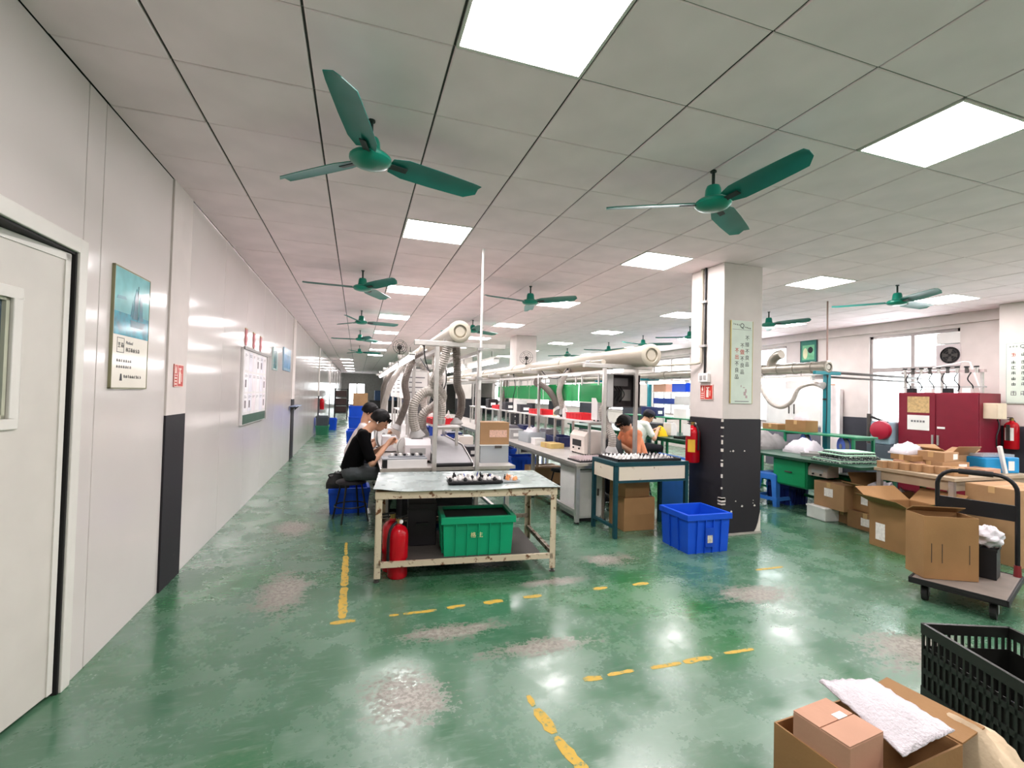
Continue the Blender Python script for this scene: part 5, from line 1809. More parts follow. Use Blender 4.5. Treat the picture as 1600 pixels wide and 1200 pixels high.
# round-nosed red machine below the window
t = thing('bench_grinder', 'blue-grey machine with round red guard below the window', 'machine', (8.38, 5.42, 0))
M().bx(-.2, .2, -.2, .2, 0, .78).ob('stand', mat('machine_slate', '#4d5660', .5), t, bevel=.008)
M().bx(-.16, .2, -.14, .18, .78, 1.16).ob('housing', mat('machine_bluegrey', '#8fa9b5', .4), t, bevel=.03)
M().lathe([(.15, 0), (.16, .02), (.15, .07), (.09, .09), (.02, .095)], 24, Matrix.Translation((-.16, -.02, 1.02)) @ Matrix.Rotation(R(-90), 4, 'Y')).ob('guard', mat('guard_red', '#a81f38', .4), t, smooth=True)
M().cyl((-.14, .2, .78), (-.14, .2, 1.28), .035, n=12).ob('column', DSTEEL, t, smooth=True)
M().cyl((-.14, -.1, 1.14), (-.14, .2, 1.24), .02, n=8).ob('arm', BLACKM, t, smooth=True)
# dark red electrical cabinet
rc = thing('electric_cabinet', 'dark red steel cabinet against the window wall', 'cabinet', (8.32, 4.18, 0))
M().bx(0, .48, 0, 1.04, .06, 1.64).ob('body', REDCAB, rc, bevel=.006)
M().bx(.02, .46, .02, 1.02, 0, .06).ob('plinth', BLACKM, rc)
for y0, y1 in ((.01, .515), (.525, 1.03)):
    d_ = M().bx(-.018, 0, y0, y1, .1, 1.62).ob('door', REDCAB, rc, bevel=.003)
    M().bx(-.034, -.018, (y0 if y0 > .3 else y1) - (.03 if y0 < .3 else -.03) - .012, (y0 if y0 > .3 else y1) - (.03 if y0 < .3 else -.03) + .012, .85, 1.0).ob('latch', ALU, d_)
M().bx(-.021, -.018, .60, .90, 1.33, 1.58).ob('notice_plate', mat('tan_notice', '#c7a877', .6, var=.2, vs=30), rc)
nt_ = M().bx(-.021, -.018, .60, .90, 1.06, 1.29).ob('paper_notice', PAPER, rc)
for k in range(5):
    M().bx(-.0225, -.021, .66 + .04 * k, .688 + .04 * k, 1.18, 1.21).ob('print_mark', INKG, nt_)
M().bx(-.021, -.018, .40, .50, 1.10, 1.13).ob('name_plate', PAPER, rc)
# rack of hoses and valves on top of the cabinet
hr = thing('hose_rack', 'rack of valves and hanging leads above the red cabinet', 'rack', (8.45, 4.2, 1.64))
for y in (.02, .5, 1.0):
    M().bx(-.015, .015, y - .015, y + .015, 0, .32).ob('post', ALU, hr)
M().bx(-.03, .03, -.02, 1.05, .30, .34).ob('rail', mat('rail_pinkgrey', '#b7a5a3', .5), hr)
M().bx(-.03, .03, -.02, 1.05, .08, .10).ob('rail', PLASTG, hr)
for k in range(9):
    y = .06 + .115 * k
    v_ = M().cyl((-.045, y, .29), (-.045, y, .37), .02, n=10).ob('valve', DSTEEL if k % 2 else ALU, hr, smooth=True)
    M().cyl((-.045, y, .37), (-.045, y, .39), .03, n=10).ob('valve_knob', BLACKP, v_, smooth=True)
for k in range(6):
    y = .12 + .16 * k
    M().tube(spline([(-.05, y, .3), (-.07, y + .03, .2), (-.05, y - .02, .1), (-.05, y, .02)], 6), .008, 6).ob('lead', BLACKP, hr, smooth=True)
for k in range(4):
    y = .15 + .24 * k
    M().bx(-.10, -.02, y - .05, y + .05, .0, .07).ob('socket_box', BLACKP if k % 2 else PLASTW, hr)
# grey box on the cabinet's side
sw = thing('switch_box', 'cream switch box beside the red cabinet', 'switch box', (8.50, 4.105, 1.28))
M().bx(-.11, .11, -.08, .076, 0, .22).ob('body', mat('box_cream', '#dfcdb4', .5), sw, bevel=.006)
M().bx(-.11, .0, -.09, -.08, .02, .2).ob('cover', mat('box_cream', '#dfcdb4', .5), sw)
M().tube(spline([(.02, -.02, 0), (.04, -.03, -.1), (-.02, -.03, -.25), (.0, -.02, -.4)], 6), .009, 6).ob('lead', BLACKP, sw)
# air-conditioner unit hung in the window
ac = thing('air_conditioner', 'air conditioner outdoor unit hung outside the window top', 'air conditioner', (9.36, 5.06, 2.10))
M().bx(-.12, .14, -.17, .17, 0, .36).ob('casing', mat('ac_casing', '#cfc6c6', .5), ac, bevel=.008)
T = Matrix.Translation((-.12, -.03, .18)) @ Matrix.Rotation(R(-90), 4, 'Y')
M().lathe([(.125, 0), (.125, .012), (.135, .014), (.135, 0)], 28, T).ob('fan_ring', BLACKM, ac, smooth=True)
M().lathe([(.12, -.002), (.12, .004)], 28, T).ob('fan_opening', BLACKM, ac)
for k in range(4):
    M().prism([(.02, -.01), (.1, -.04), (.11, .03), (.02, .015)], .005, .008, T @ Matrix.Rotation(R(90 * k), 4, 'Z')).ob('blade', DSTEEL, ac)
for k in range(3):
    M().tube([(.035 * (k + 1) * math.cos(R(20 * j)), .035 * (k + 1) * math.sin(R(20 * j)), .012) for j in range(18)], .0025, 5, T, True).ob('grille_ring', DSTEEL, ac)
M().bx(-.1, .12, -.17, .17, .38, .56).ob('cover_sheet', PAPER, ac)
for y in (-.13, .13):
    M().cyl((-.05, y, .36), (-.05, y, .60), .006, n=6).ob('hanger', DSTEEL, ac)
# thin white pipe rising over the red cabinet
t = thing('drain_pipe', 'thin white pipe bent above the red cabinet', 'pipe', (8.8, 4.85, 2.02))
M().tube([(0, .35, 0), (.0, -.25, .11), (.02, -.3, .1), (.04, -.5, -.62)], .010, 8).ob('pipe', PLASTW, t, smooth=True)

# ------------------------------------------------------------------ signs on pillar, pier and walls
def glyph(parent, x, y, z, s, axis, m, seed, sgn=-1):
    """a small cluster of strokes that stands for an unreadable printed character"""
    rr = random.Random(seed)
    q = M()
    e = .0012
    def bar(u0, u1, v0, v1):
        if axis == 'y':      # sign lies in the xz plane, printed toward -y
            q.bx(x + u0 * s, x + u1 * s, y - e, y, z + v0 * s, z + v1 * s)
        else:                # sign lies in the yz plane
            q.bx(min(x, x + sgn * e), max(x, x + sgn * e), y + u0 * s, y + u1 * s, z + v0 * s, z + v1 * s)
    for v in sorted(rr.sample([-.45, -.2, 0.05, .3], rr.choice([2, 3]))):
        bar(-.42, .42, v, v + .1)
    bar(-.06, .06, -.45, .45)
    if rr.random() < .7:
        bar(-.42, -.32, -.4, .2)
    if rr.random() < .7:
        bar(.32, .42, -.4, .2)
    return q.ob('print_mark', m, parent)

SIGNG = mat('sign_pale_green', '#cfdccf', .35, var=.05)
GOLD = mat('sign_gold_edge', '#c9b878', .4, .3)
ps = thing('quality_sign', 'tall pale green sign with columns of Chinese writing on the pillar', 'sign', (3.965, 4.056, 1.42))
M().bx(-.145, .145, -.012, 0, 0, .905).ob('board', SIGNG, ps, bevel=.002)
M().bx(-.150, -.145, -.014, 0, 0, .905).ob('edge', GOLD, ps)
M().bx(.145, .150, -.014, 0, 0, .905).ob('edge', GOLD, ps)
M().bx(-.13, .13, -.0132, -.012, .805, .808).ob('rule', INKG, ps)
for k in range(4):
    glyph(ps, -.115 + .024 * k, -.012, .865 - .003 * k, .016, 'y', INK, k)
    glyph(ps, .045 + .022 * k, -.012, .835 - .003 * k, .016, 'y', INK, 20 + k)
text('Q', .075, INK, ps, (.0, -.0125, .848), (R(90), 0, 0))
for x, z0, s in ((.072, .715, '不接不良品'), (.005, .63, '不做不良品'), (-.068, .575, '不出不良品')):
    for k, ch in enumerate(s):
        red = (s[1] == '做' and k == 1) or (s[1] == '出' and k < 2)
        text(ch, .056 if not (red and s[1] == '做') else .062, INKR if red else INK, ps, (x, -.0126, z0 - .072 * k), (R(90), 0, 0))
q = M()
for (a, b, c, d) in ((.02, .045, .17, .18), (-.01, .0, .18, .2), (.05, .07, .12, .16), (.03, .06, .09, .13), (.055, .08, .06, .09)):
    q.bx(a, b, -.0132, -.012, c, d)
q.ob('drawing', mat('print_pinkgrey', '#b7a3a3', .6, var=0), ps)
M().bx(-.09, .1, -.0132, -.012, .02, .028).ob('print_line', INKG, ps)

def fire_sign(label, loc, rz, w=.2, h=.165):
    s = thing('fire_sign', label, 'sign', loc, rz, 'red fire equipment signs')
    M().bx(-w / 2, w / 2, -.006, 0, 0, h).ob('board', REDSIGN, s, bevel=.002)
    WH = mat('sign_white', '#f3d9cf', .5, var=0)
    q = M()
    for (a, b, c, d) in ((-w / 2, w / 2, 0, .006), (-w / 2, w / 2, h - .006, h), (-w / 2, -w / 2 + .006, 0, h), (w / 2 - .006, w / 2, 0, h), (-.03, -.025, .0, h), (-w / 2, -.03, h * .5, h * .53)):
        q.bx(a, b, -.0075, -.006, c, d)
    q.ob('border', WH, s)
    q = M()
    q.bx(.0, .035, -.0075, -.006, .025, h * .66).bx(.008, .027, -.0075, -.006, h * .66, h * .78).bx(-.004, .045, -.0075, -.006, h * .78, h * .84).bx(.052, .06, -.0075, -.006, .04, h * .6)
    q.ob('extinguisher_symbol', WH, s)
    q = M()
    for k in range(3):
        q.bx(-w / 2 + .014, -.04, -.0075, -.006, .018 + .022 * k, .028 + .022 * k)
    q.prism([(-.078, h * .6), (-.05, h * .6), (-.056, h * .85), (-.064, h * .93), (-.074, h * .8)], .006, .0075, Matrix(((1, 0, 0, 0), (0, 0, -1, 0), (0, 1, 0, 0), (0, 0, 0, 1))))
    q.ob('small_print', WH, s)
    return s
fire_sign('red fire equipment sign on the side of the pillar', (3.728, 4.30, 1.455), R(-90))
fire_sign('small red fire equipment sign on the left wall pilaster', (XL + .0125, 4.13, 1.455), R(90), .19, .17)
ob = thing('switch_box', 'white switch box above the red sign on the pillar', 'switch box', (3.728, 4.32, 1.65))
M().bx(-.045, 0, -.075, .075, 0, .10).ob('body', PLASTW, ob, bevel=.006)
for k in range(2):
    M().bx(-.05, -.045, -.05 + .06 * k, -.015 + .06 * k, .03, .075).ob('switch', PLASTG, ob)
cnd = thing('wall_conduit', 'grey conduit running down the side of the pillar', 'conduit', (3.715, 4.36, 1.75))
M().cyl((0, .02, .12), (0, .02, H - 1.752), .016, n=10).ob('pipe', DUCT, cnd, smooth=True)
M().cyl((.0, -.035, 0), (0, -.035, H - 1.752), .012, n=10).ob('cable', BLACKP, cnd, smooth=True)
for z in (.3, .8):
    M().bx(-.02, .015, -.055, .045, z, z + .025).ob('clip', PLASTG, cnd)
r = thing('pipe_rail', 'thin cream pipe leading from the pillar towards the middle duct', 'pipe', (3.73, 4.38, 1.87))
M().tube(spline([(-.02, 0, .06), (-.03, .03, .0), (-.12, .3, -.01), (-.5, 1.3, -.02)], 8), .014, 8).ob('pipe', DUCT, r, smooth=True)
e = make_ext('red fire extinguisher hanging on the side of the pillar', (3.645, 4.42, .74), R(90), .42, .078)
M().bx(-.02, .02, -.088, -.078, .12, .36).ob('wall_bracket', DSTEEL, e)
label_wrap(e, .078, .12, .26, 100, 160, mat('label_yellow', '#e0b13a', .5, var=.1), 'yellow_label')
tg = M().bx(-.06, .06, .082, .086, .30, .43).ob('paper_tag', PAPER, e)
e = make_ext('red fire extinguisher hanging on the wall pier by the window', (8.79, 4.06, .86), R(180), .40, .078)
M().bx(.078, .09, -.02, .02, .12, .34).ob('wall_bracket', DSTEEL, e)
label_wrap(e, .078, .12, .30, -35, 40, PAPER, 'white_label')
# sign on the pier
ps = thing('quality_sign', 'pale green sign with rows of characters on the wall pier', 'sign', (8.877, 3.92, 1.50))
M().bx(-.012, 0, -.24, .24, 0, .87).ob('board', SIGNG, ps, bevel=.002)
q = M()
for (a, b, c, d) in ((-.235, .235, .01, .013), (-.235, .235, .857, .86), (-.235, -.232, .01, .86), (.232, .235, .01, .86)):
    q.bx(-.0132, -.012, a, b, c, d)
q.ob('border', INKG, ps)
text('Q', .07, INK, ps, (-.0125, .06, .81), (R(90), 0, R(-90)))
for k in range(3):
    glyph(ps, -.012, .19 - .035 * k, .815, .022, 'x', INK, 40 + k)
for c in range(4):
    for k in range(6):
        glyph(ps, -.012, .155 - .105 * c, .70 - .078 * k - (.03 if k else 0), .05, 'x', INKR if k == 0 and c == 0 else INK, 60 + c * 7 + k)
    glyph(ps, -.012, .155 - .105 * c, .15, .07, 'x', INKG, 99 + c)
# small notice on the right wall: green framed picture
pc = thing('framed_picture', 'green framed picture on the window wall above the duct', 'picture', (XR - .008, 7.565, 2.30))
M().bx(-.02, 0, -.20, .20, 0, .53).ob('frame', mat('pic_frame', '#26343a', .4), pc, bevel=.003)
M().bx(-.022, -.02, -.18, .18, .02, .51).ob('print', mat('pic_teal', '#2f7566', .4, var=.15, vs=8), pc)
M().bx(-.0235, -.022, -.14, .14, .06, .38).ob('photo_area', mat('pic_mint', '#6db287', .4, var=.2, vs=10), pc)
M().ball((-.0235, -.05, .27), (.003, .06, .07), 12, 8).ob('dark_shape', mat('pic_dark', '#1d2b2a', .5), pc)
M().ball((-.0235, .07, .2), (.003, .055, .12), 12, 8).ob('pale_shape', mat('pic_pale', '#d9d7b0', .5), pc)
# sailing-ship poster on the left wall
po = thing('poster', 'poster of a sailing ship on a teal sea, on the white panel wall', 'poster', (XL - .0085, 3.35, 1.445))
M().bx(.010, .022, -.225, .225, 0, .68).ob('board', mat('poster_cream', '#e9e3d6', .15, var=.02), po, bevel=.002)
q = M()
for (a, b, c, d) in ((-.23, -.225, -.004, .684), (.225, .23, -.004, .684), (-.23, .23, -.006, 0), (-.23, .23, .68, .686)):
    q.bx(.008, .024, a, b, c, d)
q.ob('edge', mat('poster_edge', '#8c8a6c', .4, .3), po)
M().bx(.022, .0225, -.222, .222, .30, .677).ob('sky_print', mat('poster_sky', '#7cc0c4', .12, var=.25, vs=6), po)
M().bx(.0225, .023, -.222, .222, .30, .43).ob('sea_print', mat('poster_sea', '#0f90a8', .12, var=.4, vs=14), po)
TT2 = Matrix(((0, 0, 1, 0), (1, 0, 0, 0), (0, 1, 0, 0), (0, 0, 0, 1)))
PSH = mat('poster_ship', '#1c6d80', .15, var=.2, vs=20)
M().prism([(-.02, .36), (.14, .36), (.17, .40), (-.03, .40)], .023, .0237, TT2).ob('ship_hull', PSH, po)
M().prism([(.0, .41), (.07, .41), (.06, .57), (.04, .60), (.02, .55)], .023, .0237, TT2).ob('sail', PSH, po)
M().prism([(.08, .41), (.14, .41), (.115, .55), (.09, .56)], .023, .0237, TT2).ob('sail', PSH, po)
M().prism([(-.03, .42), (.0, .42), (-.002, .52)], .023, .0237, TT2).ob('sail', PSH, po)
M().bx(.023, .0237, .062, .067, .40, .615).ob('mast', INK, po)
M().prism([(-.2, .50), (-.08, .51), (-.1, .525), (-.19, .52)], .023, .0237, TT2).ob('cloud', mat('poster_cloud', '#5d99a5', .15, var=.1), po)
q = M()
for (a, b, c, d) in ((-.175, -.172, .20, .285), (-.093, -.09, .20, .285), (-.175, -.09, .20, .203), (-.175, -.09, .282, .285)):
    q.bx(.022, .0228, a, b, c, d)
q.ob('seal_frame', INK, po)
glyph(po, .022, -.15, .243, .032, 'x', INK, 5, 1)
glyph(po, .022, -.112, .243, .032, 'x', INK, 6, 1)
text('Method', .028, INKG, po, (.0226, -.07, .262), (R(90), 0, R(90)), align='LEFT')
for k in range(6):
    glyph(po, .022, -.055 + .03 * k, .222, .026, 'x', INK, 70 + k, 1)
for j in range(2):
    for k in range(7):
        glyph(po, .022, -.165 + .027 * k, .155 - .035 * j, .018, 'x', INKG, 80 + 9 * j + k, 1)
for k in range(9):
    glyph(po, .022, -.075 + .026 * k, .065, .02, 'x', INK, 110 + k, 1)
M().prism([(-.13, .04), (-.10, .04), (-.108, .08), (-.122, .08)], .022, .0228, TT2).ob('emblem', INK, po)

# notice board with papers
nb = thing('notice_board', 'white framed notice board covered in papers on the left wall', 'notice board', (XL + .001, 6.88, 1.02))
M().bx(0, .03, -.73, .73, 0, .92).ob('board', mat('board_white', '#e3e0df', .4), nb, bevel=.003)
M().bx(.03, .045, -.74, .74, .895, .93).ob('top_rail', mat('board_rail', '#8d8886', .4, .3), nb)
M().bx(.03, .045, .70, .74, 0, .92).ob('side_rail', mat('board_rail2', '#c6c2c0', .4, .3), nb)
M().bx(.03, .033, -.70, .68, .01, .12).ob('green_band', mat('board_green', '#3a5b4a', .5), nb)
rr = random.Random(3)
for j in range(3):
    for k in range(6):
        y0 = -.68 + .228 * k
        z0 = .14 + .25 * j
        p_ = M().bx(.03, .0315, y0 + rr.uniform(0, .015), y0 + .21, z0 + rr.uniform(0, .02), z0 + .235).ob('paper_sheet', mat('sheet_%d' % (k % 3), ('#f0edf0', '#e6e4ec', '#efe6ea')[k % 3], .6), nb)
        if rr.random() < .5:
            M().bx(.0315, .0325, y0 + .05, y0 + .12, z0 + .06, z0 + .15).ob('photo', mat('photo_grey', '#7b7478', .6, var=.4, vs=40), p_)
        for l in range(3):
            M().bx(.0315, .0322, y0 + .03, y0 + .03 + rr.uniform(.06, .16), z0 + .18 + .012 * l, z0 + .184 + .012 * l).ob('print_line', INKG, p_)
for k in range(3):
    f_ = thing('red_pennant', 'narrow red pennant above the notice board, %s from the front' % ORD[k], 'pennant', (XL + .001, 6.36 + .45 * k, 1.97), group='red pennants')
    M().prism([(-.05, .03), (0, 0), (.05, .03), (.05, .2), (-.05, .2)], 0, .008, TT2).ob('cloth', mat('pennant_red', '#c9767a', .5, var=.15), f_)
    M().cyl((.004, -.06, .205), (.004, .06, .205), .006, n=8).ob('rod', GOLD, f_, smooth=True)
p2 = thing('poster', 'narrow teal poster on the left wall beyond the notice board', 'poster', (XL + .001, 8.42, 1.76))
M().bx(0, .02, -.22, .22, 0, .36).ob('board', mat('poster2', '#b9cdcb', .2, var=.1), p2)
M().bx(.02, .021, -.18, .10, .03, .33).ob('print', mat('poster2_teal', '#3f8088', .2, var=.4, vs=10), p2)
p3 = thing('poster', 'wide blue poster on the left wall before the second pilaster', 'poster', (XL + .001, 9.75, 1.80))
M().bx(0, .02, -.45, .45, 0, .42).ob('board', mat('poster3', '#9fbfd6', .2, var=.12), p3)
M().bx(.02, .021, -.4, .4, .05, .3).ob('print', mat('poster3_blue', '#6f9fc8', .2, var=.3, vs=6), p3)
bk = thing('wall_bracket', 'small blue-grey ledge on the left wall at the second pilaster', 'bracket', (XL + .013, 10.8, 1.1))
M().bx(0, .12, -.5, .5, 0, .02).ob('ledge', mat('ledge_blue', '#8f9cb8', .4), bk)
for y in (-.35, .35):
    M().prism([(0, 0), (.1, 0), (0, -.1)], y - .008, y + .008, Matrix(((1, 0, 0, 0), (0, 0, 1, 0), (0, 1, 0, 0), (0, 0, 0, 1)))).ob('stay', DSTEEL, bk)
e = make_ext('dark fire extinguisher hung far along the left wall', (XL + .09, 18.3, .75), R(0), .40, .075)
M().bx(-.09, -.075, -.02, .02, .1, .34).ob('wall_bracket', DSTEEL, e)

# ------------------------------------------------------------------ far left aisle
crate('dark grey crate stacked on a green one by the left wall', (-1.06, 16.6, .30), 0, .40, .6, .30, mat('crate_charcoal', '#4a5158', .5), 'plastic crates', 4)
crate('green crate at the bottom by the left wall', (-1.06, 16.6, 0), 0, .40, .6, .30, mat('crate_green2', '#2f7a5a', .5), 'plastic crates', 4)
crate('blue crate behind the dark grey one by the left wall', (-.95, 18.6, 0), 0, .5, .6, .42, BLUE, 'plastic crates', 4)
crate('blue crate on the aisle side behind the workers', (-.02, 13.2, 0), 0, .45, .7, .42, BLUE, 'plastic crates', 4)
crate('blue crate upper of two far along the left benches', (.05, 19.5, .45), 0, .7, .8, .42, BLUE, 'plastic crates', 4)
crate('blue crate lower of two far along the left benches', (.05, 19.5, 0), 0, .7, .8, .45, BLUE, 'plastic crates', 4)
carton('brown carton on the blue crates far down the aisle', (.12, 19.5, .87), 0, .55, .5, .5, CARD)
tv = thing('rack_trolley', 'tall dark rack trolley far down the left aisle', 'trolley', (-.78, 25.5, 0))
for x in (-.3, .3):
    for y in (-.25, .25):
        M().bx(x - .02, x + .02, y - .02, y + .02, .1, 1.55).ob('post', BLACKM, tv)
        M().cyl((x - .02, y, .05), (x + .02, y, .05), .05, n=12).ob('wheel', RUBBER, tv)
for z in (.3, .7, 1.1, 1.5):
    M().bx(-.3, .3, -.25, .25, z, z + .03).ob('shelf', BLACKM, tv)
for z in (.34, .74, 1.14):
    M().bx(-.26, .26, -.2, .2, z, z + .3).ob('load', mat('load_brown', '#3a2a28', .6), tv)
mc = thing('bench_machine', 'dark machine at the far end of the left aisle', 'machine', (1.6, 30, 0))
M().bx(-.9, .9, -.5, .5, 0, .9).ob('base', BLACKM, mc)
M().bx(-.6, .7, -.4, .4, .9, 1.5).ob('housing', mat('navy_machine', '#263e5e', .5), mc)
t = thing('far_table', 'dark table below the far bright window', 'table', (-.1, 36, 0))
M().bx(-.6, .6, -.4, .4, .7, .76).ob('table_top', BLACKM, t)
for x in (-.55, .55):
    for y in (-.35, .35):
        M().bx(x - .03, x + .03, y - .03, y + .03, 0, .7).ob('leg', BLACKM, t)
# ------------------------------------------------------------------ cartons on the right
carton('brown carton with a white label at the left of the carton heap', (5.72, 4.22, .16), R(-6), .40, .42, .31, CARD, stickers=(('l', -.06, .06, .14, .24, LBL),))
wb_ = thing('foam_box', 'white foam box on the floor at the left of the cartons', 'box', (5.60, 4.36, 0), R(-8))
M().bx(-.14, .14, -.16, .12, 0, .165).ob('block', mat('foam_white', '#e6e6e2', .8, bump=.5, bs=60), wb_, bevel=.012)
M().bx(-.145, .145, -.165, .125, .14, .16).ob('lid_band', mat('foam_white', '#e6e6e2', .8), wb_)
carton('dark brown low carton under the labelled one', (5.80, 4.14, 0), R(-5), .34, .36, .155, CARDD)
carton('open carton stuffed with white foam in the carton heap', (5.80, 3.80, .20), R(-12), .42, .36, .27, CARD2, True, (None, 60, 20, None), (('l', -.02, .07, .08, .18, LBL),), fill=FILM)
carton('flattened brown carton at the floor of the heap, left one', (5.74, 3.80, 0), R(-5), .40, .44, .195, CARDD, stickers=(('l', -.05, .05, .05, .14, LBL),))
carton('large open carton with a white label at the front of the heap', (5.32, 3.22, 0), R(-8), .50, .44, .44, CARD2, True, (30, 35, 25, 40), (('l', .05, .15, .07, .24, LBL),))
# table with goods behind the heap
tb = thing('packing_table', 'pale packing table loaded with flat cartons', 'table', (5.62, 3.02, 0))
M().bx(0, 1.30, 0, .76, .70, .735).ob('table_top', mat('table_cream', '#a8967d', .6), tb, bevel=.003)
for x in (.04, 1.26):
    for y in (.04, .72):
        M().bx(x - .022, x + .022, y - .022, y + .022, 0, .70).ob('leg', ALU, tb)
M().bx(.03, 1.27, .03, .05, .60, .70).ob('apron', mat('table_cream', '#a8967d', .6), tb)
M().bx(.03, .05, .03, .73, .60, .70).ob('apron', mat('table_cream', '#a8967d', .6), tb)
M().bx(.05, 1.25, .05, .71, .30, .32).ob('lower_shelf', CARDD, tb)
for k in range(7):
    carton('small brown inner box in the row along the packing table edge', (5.70 + .028 * k, 3.70 - .095 * k, .735), R(-18), .15, .085, .075 + .006 * (k % 2), CARD, group='small inner boxes on the packing table', tape=False)
for k, (x, y, z, w_, d_, h_, a, mm, lab) in enumerate(((6.02, 3.62, .735, .34, .26, .09, 12, CARDP, 'flat carton at the back left of the packing table'), (6.15, 3.42, .735, .36, .28, .11, -8, CARD, 'carton in the middle of the packing table'),
                                                (6.12, 3.44, .846, .30, .24, .10, 6, CARD, 'carton stacked on top of the middle one'), (6.02, 3.62, .826, .32, .26, .06, -10, CARD2, 'flat tan carton lying on the back left one'),
                                                (6.35, 3.18, .735, .30, .2, .06, 4, CARDP, 'thin pinkish carton at the front of the packing table'), (6.02, 3.24, .735, .2, .16, .07, 25, CARD, 'small carton at the near corner of the packing table'))):
    carton(lab, (x, y, z), R(a), w_, d_, h_, mm, stickers=(('f', w_ * .1, w_ * .4, .02, h_ - .02, LBL),) if k in (1, 2) else ())
carton('open carton with raised flaps on the packing table', (6.42, 3.52, .735), R(-5), .34, .28, .17, CARD, True, (50, 35, 30, 25))
t = thing('plastic_wrap', 'white crumpled wrap piled on the packing table cartons', 'wrap', (6.05, 3.70, .888))
bumpy('heap', FILM, t, .34, .2, .08, .06, 12, 0.0, 1)
carton('large carton standing on the floor behind the trolley handle', (6.02, 2.76, .0), R(-4), .62, .42, .70, CARD, stickers=(('f', -.22, -.17, .42, .56, TAPE),))
carton('open-sided carton beside the large one behind the trolley', (6.52, 2.80, 0), R(3), .30, .36, .62, CARD, stickers=(('f', -.12, .10, .30, .52, CARDD),))
carton('tall carton with a white label at the far right of the cartons', (6.98, 3.12, 0), R(-10), .30, .32, .56, CARD, stickers=(('f', -.1, .04, .12, .42, LBL),))
carton('pinkish carton beyond the tall one at the right edge', (7.32, 3.08, 0), R(6), .36, .32, .56, CARDP)
# blue machine on the packing table
bm_ = thing('tape_machine', 'bright blue carton sealing machine on the packing table', 'machine', (6.68, 3.24, .735), R(-12))
BLM = mat('machine_blue', '#1f8fc9', .4)
M().bx(-.22, .0, -.10, .12, 0, .16).ob('body', BLM, bm_, bevel=.01)
M().bx(.05, .20, -.10, .12, 0, .17).ob('side_unit', BLM, bm_, bevel=.01)
M().bx(0, .05, -.08, .1, 0, .12).ob('recess', BLACKP, bm_)
M().bx(.06, .13, -.105, -.10, .03, .13).ob('white_plate', PLASTW, bm_)
M().bx(-.01, .02, -.13, -.10, 0, .30, Matrix.Rotation(R(-14), 4, 'Y')).ob('guide_arm', PLASTW, bm_)
M().bx(-.2, .19, -.06, .1, .17, .20).ob('upper_guard', CLEARP, bm_)

# ------------------------------------------------------------------ platform trolley
TRZ = R(19)
tr = thing('platform_trolley', 'black platform trolley with folding handle carrying a carton', 'trolley', (4.415, 2.295, 0), TRZ)
TL, TWd = .74, .50
M().bx(-TL / 2, TL / 2, -TWd / 2, TWd / 2, .135, .165).ob('deck', mat('trolley_deck', '#756b63', .6, var=.12), tr, bevel=.008)
q = M()
for (a, b, c, d) in ((-TL / 2 - .012, TL / 2 + .012, -TWd / 2 - .012, -TWd / 2), (-TL / 2 - .012, TL / 2 + .012, TWd / 2, TWd / 2 + .012), (-TL / 2 - .012, -TL / 2, -TWd / 2, TWd / 2), (TL / 2, TL / 2 + .012, -TWd / 2, TWd / 2)):
    q.bx(a, b, c, d, .125, .168)
q.ob('bumper', RUBBER, tr, bevel=.004)
for x in (-TL / 2 + .08, TL / 2 - .08):
    for y in (-TWd / 2 + .07, TWd / 2 - .07):
        w_ = M().bx(x - .03, x + .03, y - .025, y + .025, .11, .135).bx(x - .025, x + .02, y - .024, y - .019, .04, .11).bx(x - .025, x + .02, y + .019, y + .024, .04, .11).ob('caster', DSTEEL, tr)
        M().cyl((x - .005, y - .016, .05), (x - .005, y + .016, .05), .05, n=18).ob('wheel', RUBBER, w_, smooth=True)
hx = TL / 2 - .03
hw = TWd / 2 - .02
pts = [(hx, -hw, .165), (hx, -hw, .80)]
for k in range(1, 7):
    t = R(15 * k)
    pts.append((hx, -hw + .12 * (1 - math.cos(t)), .80 + .12 * math.sin(t)))
for k in range(0, 7):
    t = R(90 - 15 * k)
    pts.append((hx, hw - .12 * (1 - math.cos(t)), .80 + .12 * math.sin(t)))
pts += [(hx, hw, .80), (hx, hw, .165)]
hd = M().tube(pts, .0155, 10).ob('handle', BLACKM, tr, smooth=True)
M().bx(hx - .012, hx + .012, -hw, hw, .58, .70).ob('cross_plate', BLACKM, hd)
M().tube([(hx, -.10, .92), (hx, .10, .92)], .022, 10).ob('grip', RUBBER, hd, smooth=True)
for y in (-hw, hw):
    M().cyl((hx, y, .165), (hx, y, .25), .024, .02, 10).ob('hinge', mat('hinge_red', '#7d2a2e', .4), tr)
fa = math.atan2(2.18 - 2.34, 4.32 - 4.0)
c = carton('tan carton with black slots standing on the trolley', (4.245, 2.365, .168), fa, .36, .20, .46, CARD2, True, (None, 150, None, None))
for x in (-.13, -.06, .12):
    M().bx(x - .002, x + .002, -.1015, -.1, .12, .26).ob('print_line', INK, c)
t = thing('waste_bin', 'black square bin on the trolley beside the carton', 'bin', (4.585, 2.285, .168), TRZ)
q = M()
for (a, b, c_, d) in ((-.085, .085, -.085, -.08), (-.085, .085, .08, .085), (-.085, -.08, -.08, .08), (.08, .085, -.08, .08)):
    q.bx(a, b, c_, d, .004, .22)
q.bx(-.085, .085, -.085, .085, 0, .006)
q.ob('bin_wall', BLACKP, t)
M().bx(-.09, .09, -.09, .09, .205, .22).ob('rim', BLACKP, t)
t = thing('plastic_bag', 'white crumpled plastic bag on the black trolley bin', 'bag', (4.60, 2.26, .39))
q = M()
rr = random.Random(11)
vs, fs = [], []
n, m_ = 30, 20
